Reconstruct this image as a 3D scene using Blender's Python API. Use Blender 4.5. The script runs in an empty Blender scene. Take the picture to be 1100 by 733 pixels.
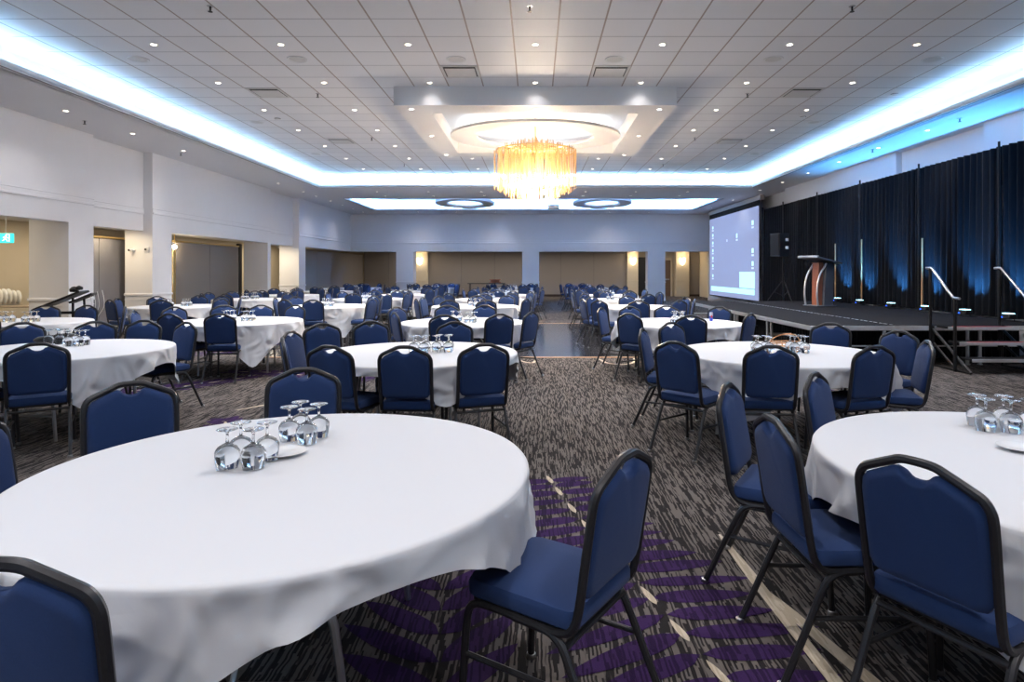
import bpy, math, random
from mathutils import Vector, Matrix
PI = math.pi
S = bpy.context.scene
COL = S.collection

# ------------------------------------------------------------------ camera, world, exposure
F_PX = 672.0
cam_d = bpy.data.cameras.new('camera'); cam = bpy.data.objects.new('camera', cam_d); COL.objects.link(cam)
cam.location = (0, 0, 1.5); cam.rotation_euler = (PI/2, 0, 0)
cam_d.sensor_fit = 'HORIZONTAL'; cam_d.sensor_width = 36; cam_d.lens = F_PX/1100*36
cam_d.shift_x = -25/1100; cam_d.shift_y = -75.5/1100
cam_d.clip_start = .05; cam_d.clip_end = 200
S.camera = cam
w = bpy.data.worlds.new('world'); S.world = w; w.use_nodes = True
w.node_tree.nodes['Background'].inputs[0].default_value = (.5, .55, .65, 1)
w.node_tree.nodes['Background'].inputs[1].default_value = .15
S.view_settings.view_transform = 'Standard'; S.view_settings.look = 'None'
S.view_settings.gamma = 1; S.view_settings.use_curve_mapping = False
S.view_settings.exposure = 0.62
COVE_E, COVE_COL = 16.0, (.36, .67, 1.0)
DOWN_E, DOWN_COL = 150.0, (1.0, .96, .96)
CHAND_E, CHAND_COL = 75.0, (1.0, .86, .68)

# ------------------------------------------------------------------ materials
MATS = {}
def nt(name):
    m = bpy.data.materials.new(name); m.use_nodes = True
    t = m.node_tree; b = t.nodes['Principled BSDF']; MATS[name] = m
    return m, t, b
def N(t, typ, **kw):
    n = t.nodes.new(typ)
    for k, v in kw.items(): setattr(n, k, v)
    return n
def math_node(t, op, a, b=None, c=None):
    n = t.nodes.new('ShaderNodeMath'); n.operation = op
    for i, v in enumerate((a, b, c)):
        if v is None: continue
        if isinstance(v, (int, float)): n.inputs[i].default_value = v
        else: t.links.new(v, n.inputs[i])
    return n.outputs[0]
def mixc(t, fac, a, b):
    n = t.nodes.new('ShaderNodeMix'); n.data_type = 'RGBA'
    for s, v in ((n.inputs[0], fac), (n.inputs[6], a), (n.inputs[7], b)):
        if isinstance(v, (int, float)): s.default_value = v
        elif isinstance(v, tuple): s.default_value = (*v[:3], 1)
        else: t.links.new(v, s)
    return n.outputs[2]
def mat(name, col, rough=.6, metal=0, noise=0, nscale=40, bump=0, bscale=200, sheen=0, emit=None, estr=0, spec=None, coat=0):
    m, t, b = nt(name)
    b.inputs['Base Color'].default_value = (*col, 1); b.inputs['Roughness'].default_value = rough
    b.inputs['Metallic'].default_value = metal
    if spec is not None: b.inputs['Specular IOR Level'].default_value = spec
    if sheen: b.inputs['Sheen Weight'].default_value = sheen
    if coat: b.inputs['Coat Weight'].default_value = coat
    tc = N(t, 'ShaderNodeTexCoord')
    if noise:
        n = N(t, 'ShaderNodeTexNoise'); n.inputs['Scale'].default_value = nscale; n.inputs['Detail'].default_value = 4
        t.links.new(tc.outputs['Object'], n.inputs['Vector'])
        r = N(t, 'ShaderNodeMapRange'); r.inputs['To Min'].default_value = 1-noise; r.inputs['To Max'].default_value = 1+noise
        t.links.new(n.outputs['Fac'], r.inputs['Value'])
        v = N(t, 'ShaderNodeVectorMath', operation='SCALE'); v.inputs[0].default_value = col
        t.links.new(r.outputs[0], v.inputs['Scale']); t.links.new(v.outputs[0], b.inputs['Base Color'])
    if bump:
        n = N(t, 'ShaderNodeTexNoise'); n.inputs['Scale'].default_value = bscale; n.inputs['Detail'].default_value = 3
        t.links.new(tc.outputs['Object'], n.inputs['Vector'])
        bp = N(t, 'ShaderNodeBump'); bp.inputs['Strength'].default_value = bump; bp.inputs['Distance'].default_value = .01
        t.links.new(n.outputs['Fac'], bp.inputs['Height']); t.links.new(bp.outputs[0], b.inputs['Normal'])
    if emit:
        b.inputs['Emission Color'].default_value = (*emit, 1); b.inputs['Emission Strength'].default_value = estr
    return m

def carpet_mat(name, dark, light, dens=.5):
    m, t, b = nt(name)
    tc = N(t, 'ShaderNodeTexCoord'); sp = N(t, 'ShaderNodeSeparateXYZ'); t.links.new(tc.outputs['Object'], sp.inputs[0])
    wob = N(t, 'ShaderNodeTexNoise'); wob.inputs['Scale'].default_value = 9; t.links.new(tc.outputs['Object'], wob.inputs['Vector'])
    xs = math_node(t, 'ADD', sp.outputs[0], math_node(t, 'MULTIPLY', wob.outputs['Fac'], .02))
    cx = math_node(t, 'FLOOR', math_node(t, 'DIVIDE', xs, .0080))
    wn = N(t, 'ShaderNodeTexWhiteNoise', noise_dimensions='1D'); t.links.new(cx, wn.inputs['W'])
    yy = math_node(t, 'FLOOR', math_node(t, 'ADD', math_node(t, 'DIVIDE', sp.outputs[1], .12), math_node(t, 'MULTIPLY', wn.outputs['Value'], 37)))
    cv = N(t, 'ShaderNodeCombineXYZ'); t.links.new(cx, cv.inputs[0]); t.links.new(yy, cv.inputs[1])
    w2 = N(t, 'ShaderNodeTexWhiteNoise', noise_dimensions='3D'); t.links.new(cv.outputs[0], w2.inputs['Vector'])
    mp = N(t, 'ShaderNodeMapping'); mp.inputs['Scale'].default_value = (66, 4.4, 1); t.links.new(tc.outputs['Object'], mp.inputs[0])
    n2 = N(t, 'ShaderNodeTexNoise'); n2.inputs['Scale'].default_value = 1; n2.inputs['Detail'].default_value = 2
    t.links.new(mp.outputs[0], n2.inputs['Vector'])
    v = math_node(t, 'ADD', math_node(t, 'MULTIPLY', w2.outputs['Value'], .78), math_node(t, 'MULTIPLY', n2.outputs['Fac'], .50))
    f = math_node(t, 'SMOOTH_MIN', math_node(t, 'MAXIMUM', math_node(t, 'MULTIPLY', math_node(t, 'SUBTRACT', v, dens+.13), 12), 0), 1, .1)
    fib = N(t, 'ShaderNodeTexNoise'); fib.inputs['Scale'].default_value = 300; t.links.new(tc.outputs['Object'], fib.inputs['Vector'])
    c = mixc(t, f, dark, light)
    c2 = mixc(t, math_node(t, 'MULTIPLY', fib.outputs['Fac'], .35), c, tuple(x*.45 for x in light))
    t.links.new(c2, b.inputs['Base Color']); b.inputs['Roughness'].default_value = .95
    b.inputs['Specular IOR Level'].default_value = .1
    bp = N(t, 'ShaderNodeBump'); bp.inputs['Strength'].default_value = .5; bp.inputs['Distance'].default_value = .006
    t.links.new(math_node(t, 'ADD', f, fib.outputs['Fac']), bp.inputs['Height']); t.links.new(bp.outputs[0], b.inputs['Normal'])
    return m
carpet = carpet_mat('carpet_weave', (.012, .011, .013), (.160, .140, .130), .5)
carpet_purple = carpet_mat('carpet_purple', (.022, .010, .044), (.046, .020, .088), .42)
carpet_cream = carpet_mat('carpet_cream', (.52, .44, .33), (.66, .57, .45), .5)

def tile_mat():
    m, t, b = nt('ceiling_tile')
    tc = N(t, 'ShaderNodeTexCoord'); sp = N(t, 'ShaderNodeSeparateXYZ'); t.links.new(tc.outputs['Object'], sp.inputs[0])
    def line(o, off, wd):
        u = math_node(t, 'FRACT', math_node(t, 'DIVIDE', math_node(t, 'ADD', o, off), .61))
        d = math_node(t, 'MINIMUM', u, math_node(t, 'SUBTRACT', 1, u))
        return math_node(t, 'LESS_THAN', math_node(t, 'MULTIPLY', d, .61), wd), math_node(t, 'FLOOR', math_node(t, 'DIVIDE', math_node(t, 'ADD', o, off), .61))
    lx, ix = line(sp.outputs[0], 61.305, .0115)
    ly, iy = line(sp.outputs[1], 61-8.085+.0, .0105)
    cv = N(t, 'ShaderNodeCombineXYZ'); t.links.new(ix, cv.inputs[0]); t.links.new(iy, cv.inputs[1])
    wn = N(t, 'ShaderNodeTexWhiteNoise', noise_dimensions='3D'); t.links.new(cv.outputs[0], wn.inputs['Vector'])
    tcol = mixc(t, wn.outputs['Value'], (.78, .785, .81), (.83, .83, .85))
    n = N(t, 'ShaderNodeTexNoise'); n.inputs['Scale'].default_value = 120; t.links.new(tc.outputs['Object'], n.inputs['Vector'])
    tcol = mixc(t, math_node(t, 'MULTIPLY', n.outputs['Fac'], .12), tcol, (.5, .5, .5))
    c = mixc(t, ly, tcol, (.42, .42, .45)); c = mixc(t, lx, c, (.40, .34, .31))
    t.links.new(c, b.inputs['Base Color']); b.inputs['Roughness'].default_value = .55; b.inputs['Specular IOR Level'].default_value = .3
    bp = N(t, 'ShaderNodeBump'); bp.inputs['Strength'].default_value = .35; bp.inputs['Distance'].default_value = .006
    t.links.new(math_node(t, 'MAXIMUM', lx, ly), bp.inputs['Height']); t.links.new(bp.outputs[0], b.inputs['Normal'])
    return m
tile = tile_mat()

def wood_floor_mat():
    m, t, b = nt('dance_floor_wood')
    tc = N(t, 'ShaderNodeTexCoord')
    br = N(t, 'ShaderNodeTexBrick'); br.inputs['Scale'].default_value = 1; br.inputs['Brick Width'].default_value = .92
    br.inputs['Row Height'].default_value = .115; br.inputs['Mortar Size'].default_value = .002
    br.inputs['Color1'].default_value = (.014, .014, .018, 1); br.inputs['Color2'].default_value = (.026, .025, .030, 1); br.inputs['Mortar'].default_value = (.01, .01, .01, 1)
    t.links.new(tc.outputs['Object'], br.inputs['Vector'])
    mp = N(t, 'ShaderNodeMapping'); mp.inputs['Scale'].default_value = (1.5, 30, 1); t.links.new(tc.outputs['Object'], mp.inputs[0])
    n = N(t, 'ShaderNodeTexNoise'); n.inputs['Scale'].default_value = 1.5; n.inputs['Detail'].default_value = 5; t.links.new(mp.outputs[0], n.inputs['Vector'])
    c = mixc(t, math_node(t, 'MULTIPLY', n.outputs['Fac'], .4), br.outputs['Color'], (.014, .013, .014))
    t.links.new(c, b.inputs['Base Color'])
    r = N(t, 'ShaderNodeMapRange'); r.inputs['To Min'].default_value = .14; r.inputs['To Max'].default_value = .26
    t.links.new(n.outputs['Fac'], r.inputs['Value']); t.links.new(r.outputs[0], b.inputs['Roughness'])
    return m
wood_floor = wood_floor_mat()

wall_paint = mat('wall_paint', (.85, .85, .88), .7, noise=.02, nscale=3, bump=.03, bscale=60)
soffit_paint = mat('soffit_paint', (.76, .76, .79), .6, noise=.015, nscale=2)
cove_paint = mat('cove_paint', (.80, .82, .84), .5, noise=.01)
box_paint = mat('box_paint', (.78, .77, .77), .55, noise=.015)
shadow_gap = mat('shadow_gap', (.08, .08, .09), .7, noise=.05)
warm_paint = mat('warm_paint', (.60, .53, .42), .8, noise=.03, nscale=5)
partition = mat('partition_fabric', (.25, .222, .205), .9, noise=.06, nscale=90, bump=.1, bscale=300)
partition_gray = mat('partition_gray', (.20, .195, .215), .9, noise=.05, nscale=90, bump=.1, bscale=300)
partition_seam = mat('partition_seam', (.07, .065, .065), .8, noise=.05)
dark_base = mat('dark_baseboard', (.03, .018, .018), .6, noise=.1)
brass = mat('brass', (.72, .52, .22), .3, 1, noise=.04)
door_paint = mat('door_brown', (.16, .11, .085), .55, noise=.05, nscale=10)
steel = mat('steel', (.45, .46, .48), .35, 1, noise=.05)
alu = mat('aluminium', (.66, .66, .67), .38, .85, noise=.05)
black_plastic = mat('black_plastic', (.012, .012, .014), .45, noise=.1, bump=.05)
black_metal = mat('black_metal', (.018, .018, .02), .38, .5, noise=.1)
white_plastic = mat('white_plastic', (.75, .75, .76), .4, noise=.02)
vent_white = mat('vent_white', (.62, .61, .60), .5, noise=.03)
vent_dark = mat('vent_dark', (.05, .05, .05), .8, noise=.1)
ceramic = mat('ceramic', (.82, .82, .82), .2, noise=.02)
navy = mat('navy_fabric', (.020, .044, .130), .9, noise=.12, nscale=260, bump=.25, bscale=700, spec=.2, sheen=.08)
frame_m = mat('hammered_frame', (.040, .040, .044), .33, .55, noise=.15, nscale=120, bump=.12, bscale=420)
def wrinkle():
    t = cloth_m.node_tree; b = t.nodes['Principled BSDF']
    tc = N(t, 'ShaderNodeTexCoord'); gm = N(t, 'ShaderNodeNewGeometry'); sp = N(t, 'ShaderNodeSeparateXYZ'); t.links.new(gm.outputs['True Normal'], sp.inputs[0])
    side = math_node(t, 'SUBTRACT', 1, math_node(t, 'ABSOLUTE', sp.outputs[2]))
    n = N(t, 'ShaderNodeTexNoise'); n.inputs['Scale'].default_value = 3.4; n.inputs['Detail'].default_value = 3; n.inputs['Distortion'].default_value = 1.2
    n.noise_type = 'RIDGED_MULTIFRACTAL'
    t.links.new(tc.outputs['Object'], n.inputs['Vector'])
    n2 = N(t, 'ShaderNodeTexNoise'); n2.inputs['Scale'].default_value = 2.5; t.links.new(tc.outputs['Object'], n2.inputs['Vector'])
    h = math_node(t, 'ADD', math_node(t, 'MULTIPLY', n.outputs['Fac'], side), math_node(t, 'MULTIPLY', n2.outputs['Fac'], .02))
    bp = N(t, 'ShaderNodeBump'); bp.inputs['Strength'].default_value = .8; bp.inputs['Distance'].default_value = .095
    t.links.new(h, bp.inputs['Height']); t.links.new(bp.outputs[0], b.inputs['Normal'])
cloth_m = mat('tablecloth_linen', (.66, .665, .69), .75, noise=.02, nscale=500, sheen=.1); wrinkle()
table_wood = mat('table_ply', (.30, .24, .18), .5, noise=.15, nscale=20)
drape_m = mat('drape_velvet', (.0055, .0065, .010), .6, noise=.2, nscale=80, spec=.12)
deck_m = mat('stage_carpet', (.010, .010, .0125), .95, noise=.35, nscale=160, bump=.15, spec=.1)
screen_frame = mat('screen_border', (.006, .006, .008), .8, noise=.05)
screen_blue = mat('screen_wallpaper', (.15, .15, .15), .7, noise=.02, emit=(.36, .43, .74), estr=.52)
screen_cyan = mat('screen_window', (.3, .3, .3), .7, noise=.02, emit=(.40, .85, .95), estr=1.05)
screen_icon = mat('screen_icon', (.3, .3, .3), .7, noise=.02, emit=(.50, .92, .95), estr=1.0)
screen_dim = mat('screen_icon_text', (.3, .3, .3), .7, noise=.02, emit=(.45, .55, .85), estr=1.0)
wood_red = mat('lectern_wood', (.30, .10, .055), .4, noise=.25, nscale=25)
tan_edge_gap = mat('tan_edge_and_lit_gap', (.52, .30, .15), .5, noise=.2, nscale=12)  # dance floor edging, and the colour of the warm-lit drape gaps
gray_panel = mat('lectern_gray', (.10, .11, .13), .45, noise=.05)
exit_green = mat('exit_green', (.02, .4, .36), .5, noise=.02, emit=(.03, .75, .62), estr=1.2)
exit_white = mat('exit_white', (.8, .8, .8), .5, noise=.02, emit=(.9, 1, .97), estr=1.3)
orange_m = mat('orange_box', (.62, .20, .03), .5, noise=.1)
brown_m = mat('brown_basket', (.20, .08, .035), .6, noise=.2, nscale=60)
copper = mat('copper_wire', (.55, .28, .13), .3, .9, noise=.1)
can_blue = mat('can_blue', (.03, .06, .40), .3, .4, noise=.05)
can_silver = mat('can_silver', (.7, .72, .76), .3, .6, noise=.05)
can_red = mat('can_red', (.6, .05, .05), .35, .2, noise=.05)
red_strip = mat('red_strip', (.7, .10, .12), .5, noise=.1)
lamp_white = mat('downlight_glow', (.9, .85, .8), .5, noise=.01, emit=(1, .88, .70), estr=9)
led_m = mat('cove_led', (.9, .95, 1), .5, noise=.01, emit=COVE_COL, estr=COVE_E)
led_far = mat('far_tray_led', (.9, .95, 1), .5, noise=.01, emit=(.22, .48, 1.0), estr=190)
led_box = mat('chandelier_recess_led', (.9, .95, 1), .5, noise=.01, emit=(.86, .94, 1), estr=9)
bulb_m = mat('bulb_glow', (1, .95, .9), .5, noise=.01, emit=(1, .90, .74), estr=70)
sconce_m = mat('sconce_glow', (1, .95, .9), .5, noise=.01, emit=(1, .80, .50), estr=5)
uplight_lens = mat('uplight_lens', (.3, .6, .9), .3, noise=.01, emit=(.40, .85, 1), estr=4)
uplight_blue = mat('uplight_indicator', (.02, .1, .7), .3, noise=.01, emit=(.02, .12, 1), estr=1.5)

def glass_mat():
    m, t, b = nt('clear_glass')
    b.inputs['Base Color'].default_value = (.97, .985, 1, 1); b.inputs['Roughness'].default_value = .02
    b.inputs['Transmission Weight'].default_value = 1; b.inputs['IOR'].default_value = 1.33
    return m
glass = glass_mat()
def rod_mat():
    m, t, b = nt('amber_glass_rod')
    out = [n for n in t.nodes if n.type == 'OUTPUT_MATERIAL'][0]
    tc = N(t, 'ShaderNodeTexCoord'); n = N(t, 'ShaderNodeTexNoise'); n.inputs['Scale'].default_value = 30; t.links.new(tc.outputs['Object'], n.inputs['Vector'])
    c = mixc(t, n.outputs['Fac'], (.56, .29, .075), (.78, .47, .16))
    t.links.new(c, b.inputs['Base Color']); b.inputs['Roughness'].default_value = .18; b.inputs['Metallic'].default_value = .25
    tr = N(t, 'ShaderNodeBsdfTranslucent'); t.links.new(mixc(t, .45, c, (1, .93, .8)), tr.inputs['Color'])
    tp = N(t, 'ShaderNodeBsdfTransparent'); tp.inputs['Color'].default_value = (1, .9, .72, 1)
    m1 = N(t, 'ShaderNodeMixShader'); m1.inputs[0].default_value = .5; t.links.new(b.outputs[0], m1.inputs[1]); t.links.new(tr.outputs[0], m1.inputs[2])
    m2 = N(t, 'ShaderNodeMixShader'); m2.inputs[0].default_value = .42; t.links.new(m1.outputs[0], m2.inputs[1]); t.links.new(tp.outputs[0], m2.inputs[2])
    t.links.new(m2.outputs[0], out.inputs['Surface'])
    return m
rod_m = rod_mat()

# ------------------------------------------------------------------ mesh builder
def catmull(pts, n=4):
    P = [Vector(p) for p in pts]; out = []
    for i in range(len(P)-1):
        p0 = P[max(i-1, 0)]; p1 = P[i]; p2 = P[i+1]; p3 = P[min(i+2, len(P)-1)]
        for k in range(n):
            u = k/n
            out.append(.5*((2*p1)+(p2-p0)*u+(2*p0-5*p1+4*p2-p3)*u*u+(3*p1-p0-3*p2+p3)*u**3))
    out.append(P[-1]); return out
class MB:
    def __init__(s): s.v = []; s.f = []; s.m = []; s.mi = 0
    def add(s, vs, fs):
        o = len(s.v); s.v += [tuple(x) for x in vs]
        for f in fs: s.f.append([i+o for i in f]); s.m.append(s.mi)
        return s
    def box(s, x0, x1, y0, y1, z0, z1):
        vs = [(x, y, z) for z in (z0, z1) for y in (y0, y1) for x in (x0, x1)]
        return s.add(vs, [(0, 2, 3, 1), (4, 5, 7, 6), (0, 1, 5, 4), (1, 3, 7, 5), (3, 2, 6, 7), (2, 0, 4, 6)])
    def bbox(s, x0, x1, y0, y1, z0, z1, r=.005):        # box with chamfered edges along every axis
        r = min(r, (x1-x0)/2.2, (y1-y0)/2.2, (z1-z0)/2.2)
        o = [(x0+r, y0), (x1-r, y0), (x1, y0+r), (x1, y1-r), (x1-r, y1), (x0+r, y1), (x0, y1-r), (x0, y0+r)]
        i = [(x0+r, y0+r), (x1-r, y0+r), (x1-r, y0+r), (x1-r, y1-r), (x1-r, y1-r), (x0+r, y1-r), (x0+r, y1-r), (x0+r, y0+r)]
        rings = [[(*p, z0) for p in i], [(*p, z0+r) for p in o], [(*p, z1-r) for p in o], [(*p, z1) for p in i]]
        return s.rings(rings)
    def rings(s, rings, closed=True, caps=True):
        n = len(rings[0]); vs = [p for r in rings for p in r]; fs = []
        for k in range(len(rings)-1):
            for i in range(n if closed else n-1):
                j = (i+1) % n
                fs.append((k*n+i, k*n+j, (k+1)*n+j, (k+1)*n+i))
        if caps:
            fs.append(tuple(range(n-1, -1, -1))); fs.append(tuple((len(rings)-1)*n+i for i in range(n)))
        return s.add(vs, fs)
    def tube(s, pts, r, seg=8, caps=True):
        P = [Vector(p) for p in pts]; T = []
        for i in range(len(P)):
            a = P[max(i-1, 0)]; b = P[min(i+1, len(P)-1)]; d = (b-a); T.append(d.normalized() if d.length > 1e-9 else Vector((0, 0, 1)))
        up = Vector((0, 0, 1)) if abs(T[0].z) < .9 else Vector((0, 1, 0))
        n = (up - T[0]*up.dot(T[0])).normalized(); rings = []
        for i, p in enumerate(P):
            n = (n - T[i]*n.dot(T[i])).normalized(); b = T[i].cross(n)
            rr = r[i] if isinstance(r, (list, tuple)) else r
            rings.append([p + (n*math.cos(2*PI*k/seg)+b*math.sin(2*PI*k/seg))*rr for k in range(seg)])
        return s.rings(rings, True, caps)
    def lathe(s, prof, seg=24, c=(0, 0, 0), caps=False):
        rings = [[(c[0]+r*math.cos(2*PI*k/seg), c[1]+r*math.sin(2*PI*k/seg), c[2]+z) for k in range(seg)] for r, z in prof]
        return s.rings(rings, True, caps)
    def cyl(s, x, y, z0, z1, r, seg=16): return s.lathe([(r, z0), (r, z1)], seg, (x, y, 0), True)
    def prism(s, pts, ax, a0, a1):                      # extrude a 2-D outline along axis ax
        def P(p, a):
            if ax == 'x': return (a, p[0], p[1])
            if ax == 'y': return (p[0], a, p[1])
            return (p[0], p[1], a)
        return s.rings([[P(p, a0) for p in pts], [P(p, a1) for p in pts]])
    def build(s, name, mats, parent=None, smooth=True, ang=40):
        me = bpy.data.meshes.new(name); me.from_pydata(s.v, [], s.f)
        if not isinstance(mats, (list, tuple)): mats = [mats]
        for m in mats: me.materials.append(m)
        me.polygons.foreach_set('material_index', s.m)
        import bmesh
        bm = bmesh.new(); bm.from_mesh(me); bmesh.ops.recalc_face_normals(bm, faces=bm.faces); bm.to_mesh(me); bm.free()
        if smooth:
            me.polygons.foreach_set('use_smooth', [True]*len(me.polygons)); me.set_sharp_from_angle(angle=math.radians(ang))
        me.update()
        o = bpy.data.objects.new(name, me); COL.objects.link(o)
        if parent: o.parent = parent
        return o
def tag(o, label, cat, group=None, kind=None):
    o['label'] = label; o['category'] = cat
    if group: o['group'] = group
    if kind: o['kind'] = kind
    return o
def struct(o, label=None, cat=None):
    o['kind'] = 'structure'
    if label: o['label'] = label
    if cat: o['category'] = cat
    return o
def thing(name, label, cat, loc=(0, 0, 0), rz=0, group=None):
    o = bpy.data.objects.new(name, None); COL.objects.link(o); o.location = loc; o.rotation_euler = (0, 0, rz)
    o.empty_display_size = .1
    return tag(o, label, cat, group)
def dup(root, loc, rz=0, label=None, group=None):
    r = root.copy(); COL.objects.link(r); r.location = loc; r.rotation_euler = (0, 0, rz)
    if label: r['label'] = label
    if group: r['group'] = group
    for ch in CHILD.get(root.name, list(root.children)):
        c = ch.copy(); COL.objects.link(c); c.parent = r
        for g in SUB.get(ch.name, ()):
            d = g.copy(); COL.objects.link(d); d.parent = c
    return r
CHILD = {}; SUB = {}
def light(name, typ, loc, energy, col, parent=None, aim=None, size=.1, spot=None, blend=.5, shape=None, sy=None):
    d = bpy.data.lights.new(name, typ); d.energy = energy; d.color = col
    if typ == 'AREA':
        d.size = size
        if sy: d.shape = 'RECTANGLE'; d.size_y = sy
    else: d.shadow_soft_size = size
    if typ == 'SPOT': d.spot_size = spot; d.spot_blend = blend
    o = bpy.data.objects.new(name, d); COL.objects.link(o); o.location = loc
    if aim is not None: o.rotation_euler = (Vector(aim)-Vector(loc)).to_track_quat('-Z', 'Y').to_euler()
    if parent: o.parent = parent
    return o
rnd = random.Random(7)
ORD = ['first', 'second', 'third', 'fourth', 'fifth', 'sixth', 'seventh', 'eighth', 'ninth']
HOUR = ['twelve', 'one', 'two', 'three', 'four', 'five', 'six', 'seven', 'eight', 'nine', 'ten', 'eleven']

# ------------------------------------------------------------------ room shell
ZC, ZS, ZH = 4.757, 4.33, 2.46          # tiled ceiling, soffit, head of the openings
Y0, YB = -10.0, 31.2
TX, TY0, TY1 = 7.3, -8.2, 21.1          # edges of the raised tray
def leaf(mb, x, y, ang, L, W, z=.0022):
    pts = []; n = 8
    ca, sa = math.cos(ang), math.sin(ang)
    prof = [(u/n, math.sin(PI*(u/n)**.75)**.7) for u in range(n+1)]
    for t_, h in prof: pts.append((t_*L, h*W/2))
    for t_, h in prof[-2:0:-1]: pts.append((t_*L, -h*W/2))
    mb.add([(x+px*ca-py*sa, y+px*sa+py*ca, z) for px, py in pts], [tuple(range(len(pts)))])
fl = MB()
fl.add([(-13.2, Y0, 0), (10, Y0, 0), (10, 37.2, 0), (-13.2, 37.2, 0)], [(0, 1, 2, 3)])
lr = random.Random(3)
def frond(pts, n, L, W, sides=(1, -1), cream=True, bend=.18):
    P = catmull([(a, b, 0) for a, b in pts], 12)
    for i in range(n):
        u = (i+.5)/n; k = min(int(u*(len(P)-1)), len(P)-2); p = P[k].lerp(P[k+1], u*(len(P)-1)-k); d = P[k+1]-P[k]
        a = math.atan2(d.y, d.x); g = 1 - .45*abs(u-.4)/.6
        for sgn in sides:
            fl.mi = 1; leaf(fl, p.x+sgn*.004, p.y, a - sgn*(PI/2*(1-bend*2) - .35*u + lr.uniform(-.06, .06)), L*g*lr.uniform(.85, 1.1), W*lr.uniform(.85, 1.1), .0018 + .0002*(i % 5) + .0001*(sgn > 0))
        if cream and i % 2 == 0:
            fl.mi = 2; leaf(fl, p.x-.06*math.cos(a), p.y-.06*math.sin(a), a, .17, .034, .0032)
frond([(.98, 1.45), (.72, 2.2), (.49, 3.0), (.28, 3.75), (.10, 4.5)], 23, .56, .105, bend=-.10)
frond([(-.15, 1.3), (-.35, 2.3), (-.45, 3.2), (-.40, 4.1)], 15, .5, .12, cream=False)
for (x, y, a) in ((-2.9, 4.3, 1.2), (-3.3, 7.9, .5), (-2.7, 8.4, 2.2), (-5.6, 7.6, .2), (-6.0, 4.2, 1.5), (3.9, 3.6, 1.9), (3.2, 7.6, .8), (-6.3, 11.0, .6), (3.4, 4.7, .4)):
    pts = [(x+math.cos(a+.12*i)*.5*i, y+math.sin(a+.12*i)*.5*i) for i in range(5)]
    frond(pts, 14, .42, .12, cream=True)
fl.mi = 2
for bar_k, (pts, wd) in enumerate((([(1.045, 3.55), (1.07, 2.8), (1.10, 2.1), (1.12, 1.3)], .055), ([(1.06, 2.98), (1.16, 2.55), (1.27, 2.1), (1.40, 1.5)], .06), ([(1.45, 2.3), (1.6, 1.8), (1.7, 1.2)], .05),
                ([(1.08, 10.60), (1.18, 10.12), (1.40, 9.98), (1.60, 10.2), (1.70, 10.7)], .05), ([(-.35, 10.7), (-.2, 10.3), (-.05, 10.15), (.0, 10.4)], .05),
                ([(-3.2, 6.7), (-2.8, 7.3), (-2.4, 8.2)], .06), ([(-6.8, 8.2), (-6.5, 8.9), (-6.3, 9.7)], .10))):
    P = catmull([(a, b, 0) for a, b in pts], 8)
    for i in range(len(P)-1):
        d = (P[i+1]-P[i]).normalized(); q = Vector((-d.y, d.x, 0))
        h0 = wd/2*min(1, .25+i/6); h1 = wd/2*min(1, .25+(i+1)/6)
        fl.add([(v.x, v.y, .0036+.0004*bar_k) for v in (P[i]-q*h0, P[i+1]-q*h1, P[i+1]+q*h1, P[i]+q*h0)], [(0, 1, 2, 3)])
struct(fl.build('floor', [carpet, carpet_purple, carpet_cream], smooth=False), 'patterned carpet of dark streaks with purple leaves across the hall', 'floor')
df = MB(); df.box(-4.9, 3.95, 10.84, 17.7, 0, .006); df.mi = 1
df.box(-4.93, 3.98, 10.79, 10.84, 0, .009).box(-4.93, 3.98, 17.7, 17.75, 0, .009)
struct(df.build('floor_dance', [wood_floor, tan_edge_gap], smooth=False), 'dark polished wood dance floor set into the carpet', 'floor')

# ceiling tiles with an opening above the chandelier box
ce = MB()
ce.add([(-TX-.2, TY0-.2, ZC), (TX+.2, TY0-.2, ZC), (TX+.2, TY1+.2, ZC), (-TX-.2, TY1+.2, ZC)], [(0, 1, 2, 3)])
struct(ce.build('ceiling', tile, smooth=False), 'square tiled ceiling of the raised centre tray', 'ceiling')
so = MB()
XL, XR = -9.95, 9.3
HX0, HX1, HY0, HY1 = -7.45, 7.3, 24.5, 29.0
T = .015
so.box(XL, -TX, Y0, TY1, ZS, ZS+T).box(TX, XR, Y0, TY1, ZS, ZS+T).box(-TX, TX, Y0, TY0, ZS, ZS+T)
so.box(XL, XR, TY1, HY0, ZS, ZS+T).box(XL, XR, HY1, 31.5, ZS, ZS+T).box(XL, HX0, HY0, HY1, ZS, ZS+T).box(HX1, XR, HY0, HY1, ZS, ZS+T)
struct(so.build('ceiling_soffit', soffit_paint, smooth=False), 'lower plaster soffit around the raised tiled ceiling', 'ceiling')
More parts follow.
